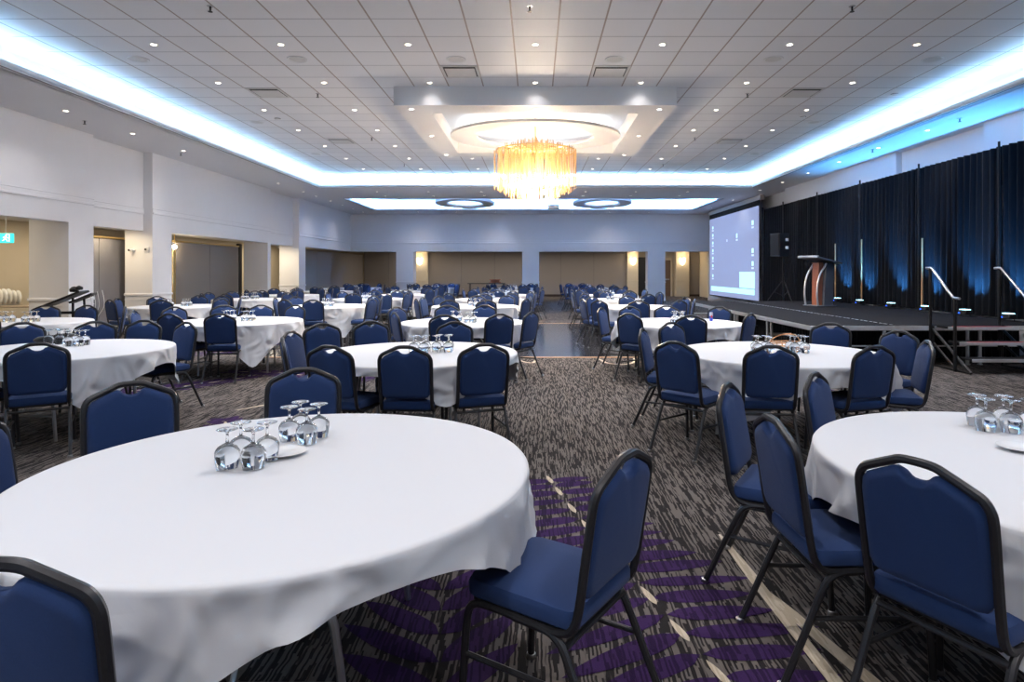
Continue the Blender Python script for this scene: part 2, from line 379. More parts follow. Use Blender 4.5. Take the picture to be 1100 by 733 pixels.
def cove(name, x0, x1, y0, y1, zs, zc, lip, setb, label):
    m = MB(); t_ = .03
    for (a, b, c, d) in ((x0-t_, x0, y0, y1), (x1, x1+t_, y0, y1), (x0-t_, x1+t_, y1, y1+t_), (x0-t_, x1+t_, y0-t_, y0)):
        m.box(a, b, c, d, zs-.015, zs+lip)                                 # lip
    for (a, b, c, d) in ((x0-setb-.04, x0-setb, y0-setb, y1+setb), (x1+setb, x1+setb+.04, y0-setb, y1+setb), (x0-setb, x1+setb, y1+setb, y1+setb+.04), (x0-setb, x1+setb, y0-setb-.04, y0-setb)):
        m.box(a, b, c, d, zs, zc+.02)                                      # riser
    for (a, b, c, d) in ((x0-setb, x0-t_, y0, y1), (x1+t_, x1+setb, y0, y1), (x0-setb, x1+setb, y1+t_, y1+setb), (x0-setb, x1+setb, y0-setb, y0-t_)):
        m.box(a, b, c, d, zs+.004, zs+.02)                                 # ledge
    m.mi = 1
    for (a, b, c, d) in ((x0-.075, x0-t_, y0, y1), (x1+t_, x1+.075, y0, y1), (x0-.075, x1+.075, y1+t_, y1+.075)):
        m.box(a, b, c, d, zs-.008, zs-.001)                                # dark groove at the soffit
    struct(m.build(name, [cove_paint, shadow_gap], smooth=False), label, 'trim')
cove('trim_1', -TX, TX, TY0, TY1, ZS, ZC, .075, .16, 'white cove ledge around the raised tiled ceiling')
cove('trim_2', HX0, HX1, HY0, HY1, ZS, ZS+.40, .06, .15, 'white cove ledge around the far ceiling tray')
tr = MB(); tr.box(HX0-.2, HX1+.2, HY0-.2, HY1+.2, ZS+.40, ZS+.44)
struct(tr.build('ceiling_tray', cove_paint, smooth=False), 'white lid of the far ceiling tray', 'ceiling')
def led(x0, x1, y0, y1, z, label, m=led_m, up=.012):
    b = MB(); b.bbox(x0, x1, y0, y1, z, z+up, .003)
    return tag(b.build('cove_light_strip', m, smooth=False), label, 'cove light', None)
zl = ZS+.022
led(-TX-.13, -TX-.085, TY0, TY1, zl, 'glowing cove light strip on the ledge along the pillar side')
led(TX+.085, TX+.13, TY0, TY1, zl, 'glowing cove light strip on the ledge along the stage side')
led(-TX, TX, TY1+.085, TY1+.13, zl, 'glowing cove light strip across the far end of the tiled ceiling')
led(-TX, TX, TY0-.13, TY0-.085, zl, 'glowing cove light strip across the camera end of the tiled ceiling')
zt = ZC-.03
led(-TX-.155, -TX-.125, TY0, TY1, zt, 'bright top light line where tiles meet the pillar side riser')
led(TX+.125, TX+.155, TY0, TY1, zt, 'bright top light line where tiles meet the stage side riser')
led(-TX, TX, TY1+.125, TY1+.155, zt, 'bright top light line where tiles meet the far riser')
led(HX0, HX1, HY0-.12, HY0-.07, zl, 'light strip on the near ledge of the far ceiling tray', led_far)
led(HX0, HX1, HY1+.07, HY1+.12, zl, 'light strip on the far ledge of the far ceiling tray', led_far)
led(HX0-.12, HX0-.07, HY0, HY1, zl, 'light strip on the pillar side ledge of the far ceiling tray', led_far)
led(HX1+.07, HX1+.12, HY0, HY1, zl, 'light strip on the screen side ledge of the far ceiling tray', led_far)

# chandelier box hanging below the tiles
BX, BY0, BY1, BZ = 2.5, 11.04, 16.0, 4.42
bx = MB(); ox, oy0, oy1 = 1.92, 11.6, 15.5
bx.box(-BX, BX, BY0, oy0, BZ, ZC+.02).box(-BX, BX, oy1, BY1, BZ, ZC+.02).box(-BX, -ox, oy0, oy1, BZ, ZC+.02).box(ox, BX, oy0, oy1, BZ, ZC+.02)
bx.box(-ox, ox, oy0, oy1, ZC-.012, ZC+.02)
struct(bx.build('ceiling_box', box_paint, smooth=False), 'white square ceiling box with recess above the chandelier', 'ceiling')
def ring(cx, cy, z, ax, ay, bx_, by_, th, name, label, m=box_paint, lid=None, ledm=led_box):
    n = 64; r = thing(name, label, 'ceiling ring', (cx, cy, z))
    def el(a, b, zz): return [(a*math.cos(2*PI*k/n), b*math.sin(2*PI*k/n), zz) for k in range(n)]
    g = MB(); g.rings([el(ax, ay, 0), el(ax, ay, th), el(bx_, by_, th), el(bx_, by_, 0), el(ax, ay, 0)], caps=False)
    g.build('ring_panel', m, r, ang=35)
    for k in range(6):
        a = 2*PI*(k+.5)/6; MB().cyl((ax+bx_)/2*math.cos(a), (ay+by_)/2*math.sin(a), th, th+lid, .008, 8).build('hanger_rod', steel, r)
    s = MB(); ma, mb_ = bx_+(ax-bx_)*.35, by_+(ay-by_)*.35
    s.rings([el(ma, mb_, th+.002), el(ma+.05, mb_+.05, th+.002), el(ma+.05, mb_+.05, th+.012), el(ma, mb_, th+.012), el(ma, mb_, th+.002)], caps=False)
    s.build('light_strip', ledm, r)
    return r
ring(0, 13.94, BZ+.05, 1.88, 1.54, 1.29, 1.08, .05, 'ceiling_ring', 'oval white ring hung in the lit recess around the chandelier', lid=.22)
ring(-3.0, 26.75, ZS+.02, 1.24, 1.9, .76, 1.2, .09, 'ceiling_ring', 'oval ring in the far ceiling tray, on the pillar side of projector', soffit_paint, .29)
ring(2.85, 26.75, ZS+.02, 1.24, 1.9, .76, 1.2, .09, 'ceiling_ring', 'oval ring in the far ceiling tray, on the screen side of projector', soffit_paint, .29)

# walls
def rail(m, x0, x1, y0, y1):                              # chair rail, wainscot frame and skirting round a pier
    p = .022
    m.bbox(x0-p, x1+p, y0-p, y1+p, .90, .955, .008); m.bbox(x0-p*.6, x1+p*.6, y0-p*.6, y1+p*.6, 0, .12, .006)
    if y1-y0 > .3 and x1-x0 > .2:
        for (za, zb) in ((.20, .215), (.80, .815)):
            m.box(x0-.008, x1+.008, y0-.008, y1+.008, za, zb)
wl = MB()
wl.box(-9.98, -9.2, Y0, 8.0, 0, ZS+.05)
heads = [(-9.5, -9.2, 8.0, 13.03), (-9.7, -9.4, 13.03, 15.0), (-9.5, -9.18, 15.0, 21.7), (-9.75, -9.45, 21.7, 24.4), (-9.5, -9.22, 24.4, 31.5)]
for x0, x1, y0, y1 in heads:
    wl.box(x0, x1, y0, y1, ZH, ZS+.05)
    wl.bbox(x1, x1+.03, y0, y1, 2.855, 2.905, .008); wl.box(x1, x1+.012, y0, y1, 2.905, 2.98); wl.bbox(x1, x1+.02, y0, y1, 2.98, 3.0, .006)
for x0, x1, y0, y1 in ((-9.98, -9.2, 12.33, 13.03), (-9.84, -9.18, 15.0, 15.8), (-10.0, -9.45, 21.46, 22.15), (-9.98, -9.22, 24.4, 25.1)):
    wl.box(x0, x1, y0, y1, 0, ZH); rail(wl, x0, x1, y0, y1)
    if x0 < -9.7: wl.box(x0, -9.5 if y0 < 20 else -9.75, y0, y1, ZH, 2.8)
wl.box(-9.45, -9.18, 21.46, 21.7, 0, ZH)
struct(wl.build('wall_left', wall_paint, smooth=False), 'white wall of piers and wide openings along the corridor', 'wall')
wb = MB(); wb.box(-9.5, 9.3, YB, YB+.3, ZH, ZS+.05)
wb.bbox(-9.2, 8.9, YB-.03, YB, 2.855, 2.905, .008); wb.box(-9.2, 8.9, YB-.012, YB, 2.905, 2.98); wb.bbox(-9.2, 8.9, YB-.02, YB, 2.98, 3.0, .006)
for x0, x1 in ((-6.94, -6.08), (-.65, .19), (5.62, 6.48)):
    wb.box(x0, x1, YB, YB+.7, 0, ZH); wb.box(x0, x1, YB+.3, YB+.7, ZH, 2.7); rail(wb, x0, x1, YB, YB+.7)
struct(wb.build('wall_back', wall_paint, smooth=False), 'white far wall with square columns and three wide openings', 'wall')
wr = MB()
for x0, y0, y1 in ((8.60, Y0, 12.0), (8.76, 12.0, 14.95), (8.62, 14.95, 21.6), (8.86, 21.6, 24.4), (8.70, 24.4, 31.5)):
    wr.box(x0, 9.25, y0, y1, 0, ZS+.05); wr.box(x0-.015, x0, y0, y1, 0, .12)
struct(wr.build('wall_right', wall_paint, smooth=False), 'white wall behind the stage drapes and screen', 'wall')
wf = MB(); wf.box(-9.98, 9.3, Y0-.2, Y0, 0, ZS+.05)
struct(wf.build('wall_front', wall_paint, smooth=False), 'white wall behind the camera', 'wall')
# corridors beyond the openings
co = MB(); co.box(-13.2, -13.0, 7.5, 37.2, 0, 2.9).box(-13.2, 9.9, 37.0, 37.2, 0, 2.9).box(9.6, 9.9, 31.5, 37.0, 0, 2.9).box(-13.0, -9.98, 7.4, 7.6, 0, 2.9)
struct(co.build('wall_corridor', warm_paint, smooth=False), 'tan wall of the corridor beyond the openings', 'wall')
cc = MB(); cc.box(-13.2, -9.5, 7.4, 31.5, 2.75, 2.85).box(-13.2, 9.9, 31.5, 37.2, 2.62, 2.72)
struct(cc.build('ceiling_corridor', box_paint, smooth=False), 'low plain ceiling of the corridor', 'ceiling')
def panels(name, ax, c, a0, a1, step, m, label, z1=2.52, track=True):
    g = MB(); n = max(1, round(abs(a1-a0)/step))
    for i in range(n):
        u0 = a0+(a1-a0)*i/n+.006; u1 = a0+(a1-a0)*(i+1)/n-.006
        g.mi = 0
        if ax == 'y': g.bbox(c-.05, c+.05, u0, u1, .02, z1, .006)
        else: g.bbox(u0, u1, c-.05, c+.05, .02, z1, .006)
    g.mi = 1
    if ax == 'y': g.box(c-.04, c+.03, a0, a1, .01, z1-.02)
    else: g.box(a0, a1, c-.03, c+.04, .01, z1-.02)
    if track:
        g.mi = 2
        if ax == 'y': g.bbox(c-.06, c+.08, a0, a1, z1, z1+.05, .01)
        else: g.bbox(a0, a1, c-.08, c+.06, z1, z1+.05, .01)
    g.mi = 3
    if ax == 'x': g.box(a0, a1, c-.065, c-.05, 0, .12)
    struct(g.build(name, [m, partition_seam, brass if ax == 'y' else partition_seam, dark_base], smooth=False), label, 'wall')
panels('wall_partition', 'y', -10.02, 13.0, 15.6, 1.3, partition_gray, 'gray folding partition closing the narrow opening', 2.25)
panels('wall_partition', 'y', -10.10, 17.42, 21.2, 1.9, partition, 'brown folding partition in the wide opening with a wall lamp', 2.30)
panels('wall_partition', 'y', -10.10, 25.0, 36.5, 1.9, partition, 'brown folding partition in the far corridor corner', 2.42, False)
panels('wall_partition', 'x', 36.6, -10.0, -7.15, 1.42, partition, 'brown partition behind the first opening of the far wall', 2.6, False)
panels('wall_partition', 'x', 36.6, -6.25, 5.35, 1.93, partition, 'brown partition behind the middle openings of the far wall', 2.6, False)
panels('wall_partition', 'x', 36.6, 8.95, 9.6, .65, partition, 'brown partition behind the opening beside the screen', 2.6, False)
for i, (xa, xb) in enumerate(((-7.15, -6.25), (5.35, 5.98), (8.18, 8.95))):
    g = MB(); g.bbox(xa, xb, 36.35, 36.98, 0, 2.62, .01); g.bbox(xa-.01, xb+.01, 36.33, 36.98, .9, .95, .005)
    struct(g.build('trim_%d' % (i+3), warm_paint, smooth=False), 'tan pilaster carrying a wall sconce at far corridor', 'trim')
g = MB(); g.bbox(6.05, 6.62, 36.9, 36.99, 0, 2.3, .01)
struct(g.build('door_1', black_plastic, smooth=False), 'dark doorway beside the far wall sconce', 'door')
g = MB(); g.bbox(7.02, 7.98, 36.88, 36.95, 0, 2.12, .01); g.mi = 1
g.bbox(6.92, 7.02, 36.84, 36.99, 0, 2.2, .01).bbox(7.98, 8.08, 36.84, 36.99, 0, 2.2, .01).bbox(6.92, 8.08, 36.84, 36.99, 2.12, 2.22, .01)
dr = struct(g.build('door_2', [door_paint, warm_paint], smooth=False), 'brown door in the corridor beside the screen', 'door')
g = MB(); g.bbox(7.1, 7.9, 36.80, 36.88, .95, 1.03, .01); g.build('push_bar', steel, dr)
g = MB(); g.bbox(-10.16, -10.04, 21.22, 21.44, 0, 2.42, .02)
struct(g.build('trim_6', black_metal), 'dark post at the end of the brown partition', 'trim')
g = MB(); g.bbox(-10.02, -9.92, 17.12, 17.28, 0, 2.10, .015)  # brass strip standing in for warm light through the partition gap
struct(g.build('trim_7', brass), 'slim brass strip for the lit partition gap under the corridor lamp', 'trim')

# ------------------------------------------------------------------ lights of the corridors
light('corridor_light', 'AREA', (-11.3, 11.2, 2.72), 60, (1, .84, .60), aim=(-11.3, 11.2, 0), size=1.6, sy=5)
light('corridor_light', 'AREA', (-11.4, 23.3, 2.72), 40, (1, .84, .60), aim=(-11.4, 23.3, 0), size=1.4, sy=2.2)
light('corridor_light', 'AREA', (-11.4, 16.0, 2.72), 30, (1, .82, .55), aim=(-11.4, 16.0, 0), size=1, sy=2.5)
light('corridor_light', 'AREA', (-11.6, 28.5, 2.72), 70, (1, .84, .60), aim=(-11.6, 28.5, 0), size=1.4, sy=5)
light('bay_light', 'AREA', (-9.72, 14.0, 2.44), 14, (1, .80, .50), aim=(-9.72, 14.0, 0), size=.3, sy=1.2)
light('bay_light', 'AREA', (-9.75, 23.3, 2.44), 16, (1, .84, .58), aim=(-9.75, 23.3, 0), size=.3, sy=1.2)
light('corridor_light', 'AREA', (0, 34.2, 2.60), 170, (1, .90, .78), aim=(0, 34.2, 0), size=16, sy=2)

# ------------------------------------------------------------------ ceiling fittings
def downlight_proto():
    r = thing('recessed_downlight', '', 'downlight')
    g = MB(); g.lathe([(.036, -.002), (.054, -.010), (.062, -.004), (.062, 0), (.036, .0)], 20); g.build('trim_ring', white_plastic, r)
    g = MB(); g.lathe([(.0, .0), (.036, -.001), (.036, -.004), (.0, -.006)], 16); g.build('lens', lamp_white, r)
    return r
dl0 = downlight_proto(); CHILD[dl0.name] = list(dl0.children); used = [0]
spot_d = bpy.data.lights.new('downlight_lamp', 'SPOT'); spot_d.energy = DOWN_E; spot_d.color = DOWN_COL; spot_d.spot_size = math.radians(130); spot_d.spot_blend = 1; spot_d.shadow_soft_size = .05
soft_d = spot_d.copy(); soft_d.energy = DOWN_E*.22; dim_d = spot_d.copy(); dim_d.energy = 7
def downlight(x, y, z, label, group, lit=True, dim=False):
    if used[0] == 0: r = dl0; r.location = (x, y, z); r['label'] = label; r['group'] = group
    else: r = dup(dl0, (x, y, z), 0, label, group)
    used[0] += 1
    if lit:
        o = bpy.data.objects.new('downlight_lamp', dim_d if dim else (spot_d if z == ZC else soft_d)); COL.objects.link(o); o.parent = r; o.location = (0, 0, -.03)
COLN = {-3: 'three columns pillar-side', -2: 'two columns pillar-side', -1: 'one column pillar-side', 0: 'in line', 1: 'one column stage-side', 2: 'two columns stage-side', 3: 'three columns stage-side'}
YR = [3.5, 7.17, 9.0, 10.83, 12.66, 14.49, 16.32, 18.15, 19.98]
for j, y in enumerate(YR):
    for i in range(-3, 4):
        if abs(i) <= 1 and 11 < y < 16.4: continue
        if y < 8 and i % 2: continue
        downlight(1.83*i, y, ZC, 'small recessed downlight in tile row %s, %s of the chandelier' % (['zero', 'one', 'two', 'three', 'four', 'five', 'six', 'seven', 'eight'][j], COLN[i] + (' with axis' if i == 0 else '')), 'downlights in the tiled ceiling', dim=(y == 10.83 and abs(i) <= 1))
for j, y in enumerate((.2, -1.6, -3.5, -6.0)):
    for i in (-3, -1, 1, 3):
        downlight(1.83*i, y, ZC, 'recessed downlight in the tiles behind the view, %s row, %s of chandelier' % (ORD[j], COLN[i]), 'downlights in the tiled ceiling')
for n_, (x, y) in enumerate(((-2.24, 11.3), (0, 11.3), (2.24, 11.3), (-2.24, 13.53), (2.24, 13.53), (-2.24, 15.76), (2.24, 15.76))):
    side = 'pillar side' if x < 0 else ('stage side' if x > 0 else 'middle')
    downlight(x, y, BZ, 'downlight in the chandelier box underside, %s, %s' % (side, ['front edge', 'halfway', 'rear edge'][0 if y < 12 else (1 if y < 14 else 2)]), 'downlights in the chandelier box')
for k, y in enumerate((11.06, 12.9, 14.75, 20.2, 22.4, 23.65, 25.35, 26.9, 28.5, 30.2)):
    downlight(-8.3, y, ZS, 'downlight in the soffit above the pillars, %s from the camera' % (ORD+['tenth'])[k], 'downlights above the pillars', k % 2 == 0)
for k, y in enumerate((12.6, 14.4, 16.25, 18.1, 20.0, 22.0, 25.0, 28.0)):
    downlight(7.9, y, ZS, 'downlight in the soffit above the drapes, %s from the camera' % ORD[k], 'downlights above the drapes', k % 2 == 0)
for r_, y in enumerate((22.4, 23.6, 30.2)):
    for k, x in enumerate((-5.66, -3.83, -1.93, 1.8, 3.6, 5.45)):
        downlight(x, y, ZS, 'downlight in the %s soffit row by the far tray, %s from the pillars' % (ORD[r_], ORD[k]), 'downlights around the far tray', (k+r_) % 2 == 0)
def proto_copy(build):
    st = {'p': None}
    def place(loc, label, group, rz=0):
        if st['p'] is None:
            st['p'] = build(); CHILD[st['p'].name] = list(st['p'].children); r = st['p']; r.location = loc; r['label'] = label; r['group'] = group; r.rotation_euler[2] = rz
        else: r = dup(st['p'], loc, rz, label, group)
        return r
    return place
def b_speaker():
    r = thing('ceiling_speaker', '', 'ceiling speaker')
    g = MB(); g.lathe([(.12, -.004), (.145, -.012), (.15, 0), (.12, 0)], 28); g.build('rim', white_plastic, r)
    g = MB(); g.lathe([(0, -.008), (.06, -.008), (.12, -.004), (.12, 0), (0, 0)], 28); g.build('grille', vent_white, r)
    return r
spk = proto_copy(b_speaker)
for y, row in ((9.62, 'front'), (13.7, 'middle'), (17.4, 'rear')):
    for x in (-6.1, -3.66, -1.22, 1.22, 3.66, 6.1):
        if abs(x) < 6 and y > 10: continue
        spk((x, y, ZC), 'round ceiling speaker in the %s row, %s of the chandelier %s' % (row, {1: 'just', 3: 'well', 6: 'far'}[int(abs(x))], 'pillar-side' if x < 0 else 'stage-side'), 'ceiling speakers')
def b_vent():
    r = thing('ceiling_vent', '', 'air vent')
    g = MB()
    for (a, b, c, d) in ((-.30, .30, -.30, -.26), (-.30, .30, .26, .30), (-.30, -.26, -.26, .26), (.26, .30, -.26, .26)): g.bbox(a, b, c, d, -.012, .0, .004)
    g.build('vent_frame', vent_white, r)
    g = MB(); g.box(-.26, .26, -.26, .26, -.003, -.001); g.build('duct_opening', vent_dark, r)
    g = MB()
    g.bbox(-.24, .24, -.17, .25, -.012, -.006, .002)
    g.build('deflector', vent_white, r)
    return r
vnt = proto_copy(b_vent)
for x, y, l in ((-4.88, 11.44, 'pillar side, by the front of the chandelier box'), (-1.22, 10.22, 'in front of the chandelier box, pillar side'), (1.22, 10.22, 'in front of the chandelier box, stage side'), (4.88, 11.44, 'stage side, by the front of the chandelier box'), (-4.88, 15.71, 'pillar side, by the rear of the chandelier box'), (4.88, 15.71, 'stage side, by the rear of the chandelier box')):
    vnt((x, y, ZC), 'square white ceiling air vent ' + l, 'ceiling vents')
def b_spr():
    r = thing('fire_sprinkler', '', 'sprinkler')
    g = MB(); g.lathe([(0, -.002), (.035, -.004), (.04, 0)], 16); g.build('escutcheon', steel, r)
    g = MB(); g.lathe([(.011, -.004), (.011, -.05), (.004, -.055), (.028, -.065), (.028, -.069), (0, -.069)], 14); g.build('head', black_metal, r)
    return r
spr = proto_copy(b_spr)
for y, row in ((7.7, 'first'), (11.5, 'second'), (15.3, 'third'), (19.1, 'fourth')):
    for x, c in ((-4.0, 'pillar side'), (-.07, 'centre'), (3.9, 'stage side')):
        if c == 'centre' and 11 < y < 16: continue
        spr((x, y, ZC), 'small fire sprinkler in the %s tile ceiling row, %s' % (row, c), 'sprinklers')
for x, y, l in ((-8.5, 11.8, 'pillar soffit, in front'), (-8.5, 15.0, 'pillar soffit, further back'), (7.87, 11.6, 'drape soffit, in front'), (7.87, 14.6, 'drape soffit, further back')):
    spr((x, y, ZS), 'small fire sprinkler in the ' + l, 'sprinklers')
def b_smoke():
    r = thing('smoke_detector', '', 'smoke detector')
    g = MB(); g.lathe([(.06, 0), (.06, -.02), (.045, -.035), (0, -.04)], 20); g.build('housing', white_plastic, r)
    g = MB(); g.lathe([(.061, -.008), (.063, -.012), (.061, -.016)], 20); g.build('sensor_slot', vent_dark, r)
    return r
smk = proto_copy(b_smoke)
smk((-5.5, 13.35, ZC), 'smoke detector on the tiles at the pillar side', 'smoke detectors')
smk((5.65, 13.2, ZC), 'smoke detector on the tiles at the stage side', 'smoke detectors')
smk((6.6, 11.5, ZC), 'smoke detector on the tiles near the stage side cove', 'smoke detectors')

# ------------------------------------------------------------------ chandelier
ch = thing('chandelier', 'large round chandelier of amber glass rods glowing below the ceiling box', 'chandelier', (0, 13.7, 0))
g = MB(); g.lathe([(0, ZC-.012), (.16, ZC-.012), (.16, ZC-.05), (.05, ZC-.07), (0, ZC-.07)], 24); g.build('canopy', brass, ch)
g = MB(); g.cyl(0, 0, 4.12, ZC-.05, .018, 10); g.lathe([(0, 4.34), (.05, 4.30), (.02, 4.22), (.05, 4.14), (0, 4.10)], 14); g.build('stem', brass, ch)
g = MB()
for R_ in (.86, .66, .46, .26): g.lathe([(R_-.012, 4.10), (R_+.012, 4.10), (R_+.012, 4.125), (R_-.012, 4.125), (R_-.012, 4.10)], 40)
for k in range(8):
    a = PI*k/8; c, s_ = math.cos(a)*.86, math.sin(a)*.86; g.tube([(-c, -s_, 4.112), (c, s_, 4.112)], .008, 6)
g.build('frame', brass, ch)
cr = random.Random(5)
rods = []
for R_, n in ((.88, 50), (.78, 42), (.66, 38), (.53, 34), (.40, 26), (.27, 18), (.13, 9)):
    for k in range(n):
        a = 2*PI*(k+cr.uniform(-.3, .3))/n; r_ = R_+cr.uniform(-.025, .025)
        top = 4.12+.34*max(0, 1-R_/.88)+cr.uniform(-.04, .05)
        bot = 3.02+.30*(R_/.88)**2.2+cr.uniform(-.05, .05)
        rods.append((r_*math.cos(a), r_*math.sin(a), bot, top))
rods.sort(key=lambda q: -math.hypot(q[0], q[1]) + .4*(q[1] > .3))
for q in rods[:100]:
    g = MB(); g.tube([(q[0], q[1], q[2]), (q[0], q[1], q[2]+.02), (q[0], q[1], q[3])], [.005, .009, .009], 6); g.build('glass_rod', rod_m, ch)
g = MB()
for q in rods[100:]: g.tube([(q[0], q[1], q[2]), (q[0], q[1], q[2]+.02), (q[0], q[1], q[3])], [.005, .009, .009], 6)
o = g.build('glass_rod_cluster', rod_m, ch); o['kind'] = 'stuff'
for k in range(20):
    a = k*2.4; R_ = .12+.60*math.sqrt((k+.5)/20); z = 3.16+.22*(R_/.7)+.09*(k % 3)
    g = MB(); g.lathe([(0, -.05), (.03, -.035), (.042, 0), (.03, .035), (0, .05)], 12, (R_*math.cos(a), R_*math.sin(a), z)); g.build('bulb', bulb_m, ch)
light('chandelier_lamp', 'POINT', (0, 0, 3.22), CHAND_E*3.8, CHAND_COL, ch, size=.25)
light('chandelier_lamp', 'POINT', (0, 0, 2.98), CHAND_E*2, CHAND_COL, ch, size=.20)

# ------------------------------------------------------------------ chairs
def lean(z): return -.205 - max(0, z-.45)*.15
def chair_parts():
    P = []
    half = [(.196, .06, .417), (.196, -.06, .408), (.196, -.15, .412), (.197, -.195, .445), (.198, lean(.52), .52), (.199, lean(.66), .66), (.200, lean(.79), .79), (.195, lean(.828), .828), (.178, lean(.856), .856), (.148, lean(.873), .873), (.085, lean(.902), .902), (.050, lean(.916), .916)]
    path = catmull(half + [(0, lean(.919), .919)] + [(-x, y, z) for x, y, z in half[::-1]], 3)
    P.append(('back_frame', MB().tube(path, .0145, 8), frame_m))
    ol = [(.140, .515), (.168, .524), (.184, .55), (.187, .66), (.188, .785), (.182, .822), (.166, .845), (.138, .860), (.085, .886), (.064, .893), (.048, .888), (.034, .874), (.018, .866), (0, .864)]
    ol = ol + [(-x, z) for x, z in ol[-2::-1]]
    cz = .70
    def rg(ins, dy): return [(x*(1-ins/.19), lean(z)+dy, cz+(z-cz)*(1-ins/.19)) for x, z in ol]
    m = MB(); rgs = [rg(.03, -.020), rg(.012, -.017), rg(0, -.006), rg(0, .010), rg(.010, .026), rg(.035, .034)]
    m.rings(rgs); P.append(('backrest', m, navy))
    def rr(x, yf, yb, z, r=.055, n=5):
        c = []
        for (cx, cy, a0) in ((x-r, yf-r, 0), (-x+r, yf-r, PI/2), (-x+r, yb+r*.5, PI), (x-r, yb+r*.5, 1.5*PI)):
            q = r if cy > 0 else r*.5
            ccx = cx if cy > 0 else (x-q)*(1 if cx > 0 else -1)
            for k in range(n+1): c.append((ccx+q*math.cos(a0+PI/2*k/n), cy+q*math.sin(a0+PI/2*k/n), z))
        return c
    m = MB(); m.rings([rr(.195, .215, -.195, .425), rr(.206, .226, -.20, .435), rr(.208, .228, -.20, .465), rr(.198, .220, -.192, .484), rr(.165, .185, -.16, .495), rr(.09, .10, -.09, .500)])
    P.append(('seat', m, navy))
    m = MB(); m.bbox(-.185, .185, -.18, .20, .405, .428, .006)
    m.tube([(-.197, -.165, .375), (.197, -.165, .375)], .011, 8); m.tube([(-.197, .19, .40), (.197, .19, .40)], .011, 8)
    P.append(('seat_frame', m, frame_m))
    for s in (1, -1):
        P.append(('leg', MB().tube(catmull([(.197*s, .0, .412), (.198*s, .12, .416), (.199*s, .180, .405), (.201*s, .208, .36), (.205*s, .222, .18), (.210*s, .232, 0)], 3), .0135, 8), frame_m))
        P.append(('leg', MB().tube(catmull([(.197*s, .02, .410), (.198*s, -.085, .409), (.200*s, -.140, .390), (.202*s, -.175, .34), (.208*s, -.25, .17), (.213*s, -.325, 0)], 3), .0135, 8), frame_m))
        P.append(('stretcher', MB().tube([(.204*s, .219, .235), (.205*s, -.215, .245)], .0095, 8), frame_m))
    return P
CP = chair_parts()
near_c = thing('banquet_chair', 'x', 'chair')
for n_, m, mt in CP:
    o = m.build(n_, mt, near_c)
    if n_ == 'leg':
        fx, fy = m.v[-1][0], m.v[-1][1]; fx = math.copysign(.2115, fx); fy = .232 if fy > 0 else -.325
        SUB[o.name] = [MB().lathe([(0, 0), (.017, 0), (.0185, .004), (.0175, .018), (.012, .021), (0, .021)], 12, (fx, fy, 0)).build('glide', steel, o)]
CHILD[near_c.name] = list(near_c.children)
fm = MB()
for n_, m, mt in CP: fm.mi = 0 if mt is navy else 1; fm.add(m.v, m.f)
far_c = fm.build('banquet_chair', [navy, frame_m]); far_c['category'] = 'chair'
first = {'n': True, 'f': True}
def place_chair(hx, hy, fx, fy, label, group, far=False):
    L = math.hypot(fx, fy); fx /= L; fy /= L
    loc = (hx+fx*.275, hy+fy*.275, .0); rz = math.atan2(-fx, fy)
    if far:
        if first['f']: r = far_c; first['f'] = False
        else: r = far_c.copy(); COL.objects.link(r)
        r.location = loc; r.rotation_euler = (0, 0, rz); r['label'] = label; r['group'] = group
    elif first['n']:
        first['n'] = False; r = near_c; r.location = loc; r.rotation_euler = (0, 0, rz); r['label'] = label; r['group'] = group
    else: r = dup(near_c, loc, rz, label, group)
    if 10.7 < loc[1] < 17.8 and -5 < loc[0] < 4: r.location.z = .006
    return r

# ------------------------------------------------------------------ tables, cloths, glasses
TR, TZ = .905, .745
def table_mesh_parts():
    P = []
    P.append(('tabletop', MB().lathe([(0, TZ-.022), (TR-.004, TZ-.022), (TR, TZ-.018), (TR, TZ-.004), (TR-.004, TZ), (0, TZ)], 56), table_wood))
    for sx in (-1, 1):
        for sy in (-1, 1):
            P.append(('leg', MB().tube(catmull([(.40*sx, .10*sy, TZ-.03), (.44*sx, .22*sy, TZ-.12), (.46*sx, .32*sy, .40), (.46*sx, .36*sy, 0)], 3), .014, 8), steel))
    b = MB()
    for sx in (-1, 1):
        b.tube([(.46*sx, -.345*1, .22), (.46*sx, .345*1, .22)], .010, 6); b.tube([(.45*sx, 0, .22), (.12*sx, 0, TZ-.03)], .009, 6)
    b.bbox(-.55, .55, -.015, .015, TZ-.05, TZ-.022, .004)
    P.append(('brace', b, steel))
    return P
TP = table_mesh_parts()
near_t = thing('round_table', 'x', 'table')
for n_, m, mt in TP: m.build(n_, mt, near_t)
CHILD[near_t.name] = list(near_t.children)
ft = MB()
for n_, m, mt in TP: ft.mi = 0 if mt is table_wood else 1; ft.add(m.v, m.f)
far_t = ft.build('round_table', [table_wood, steel]); far_t['category'] = 'table'
tfirst = {'n': True, 'f': True}
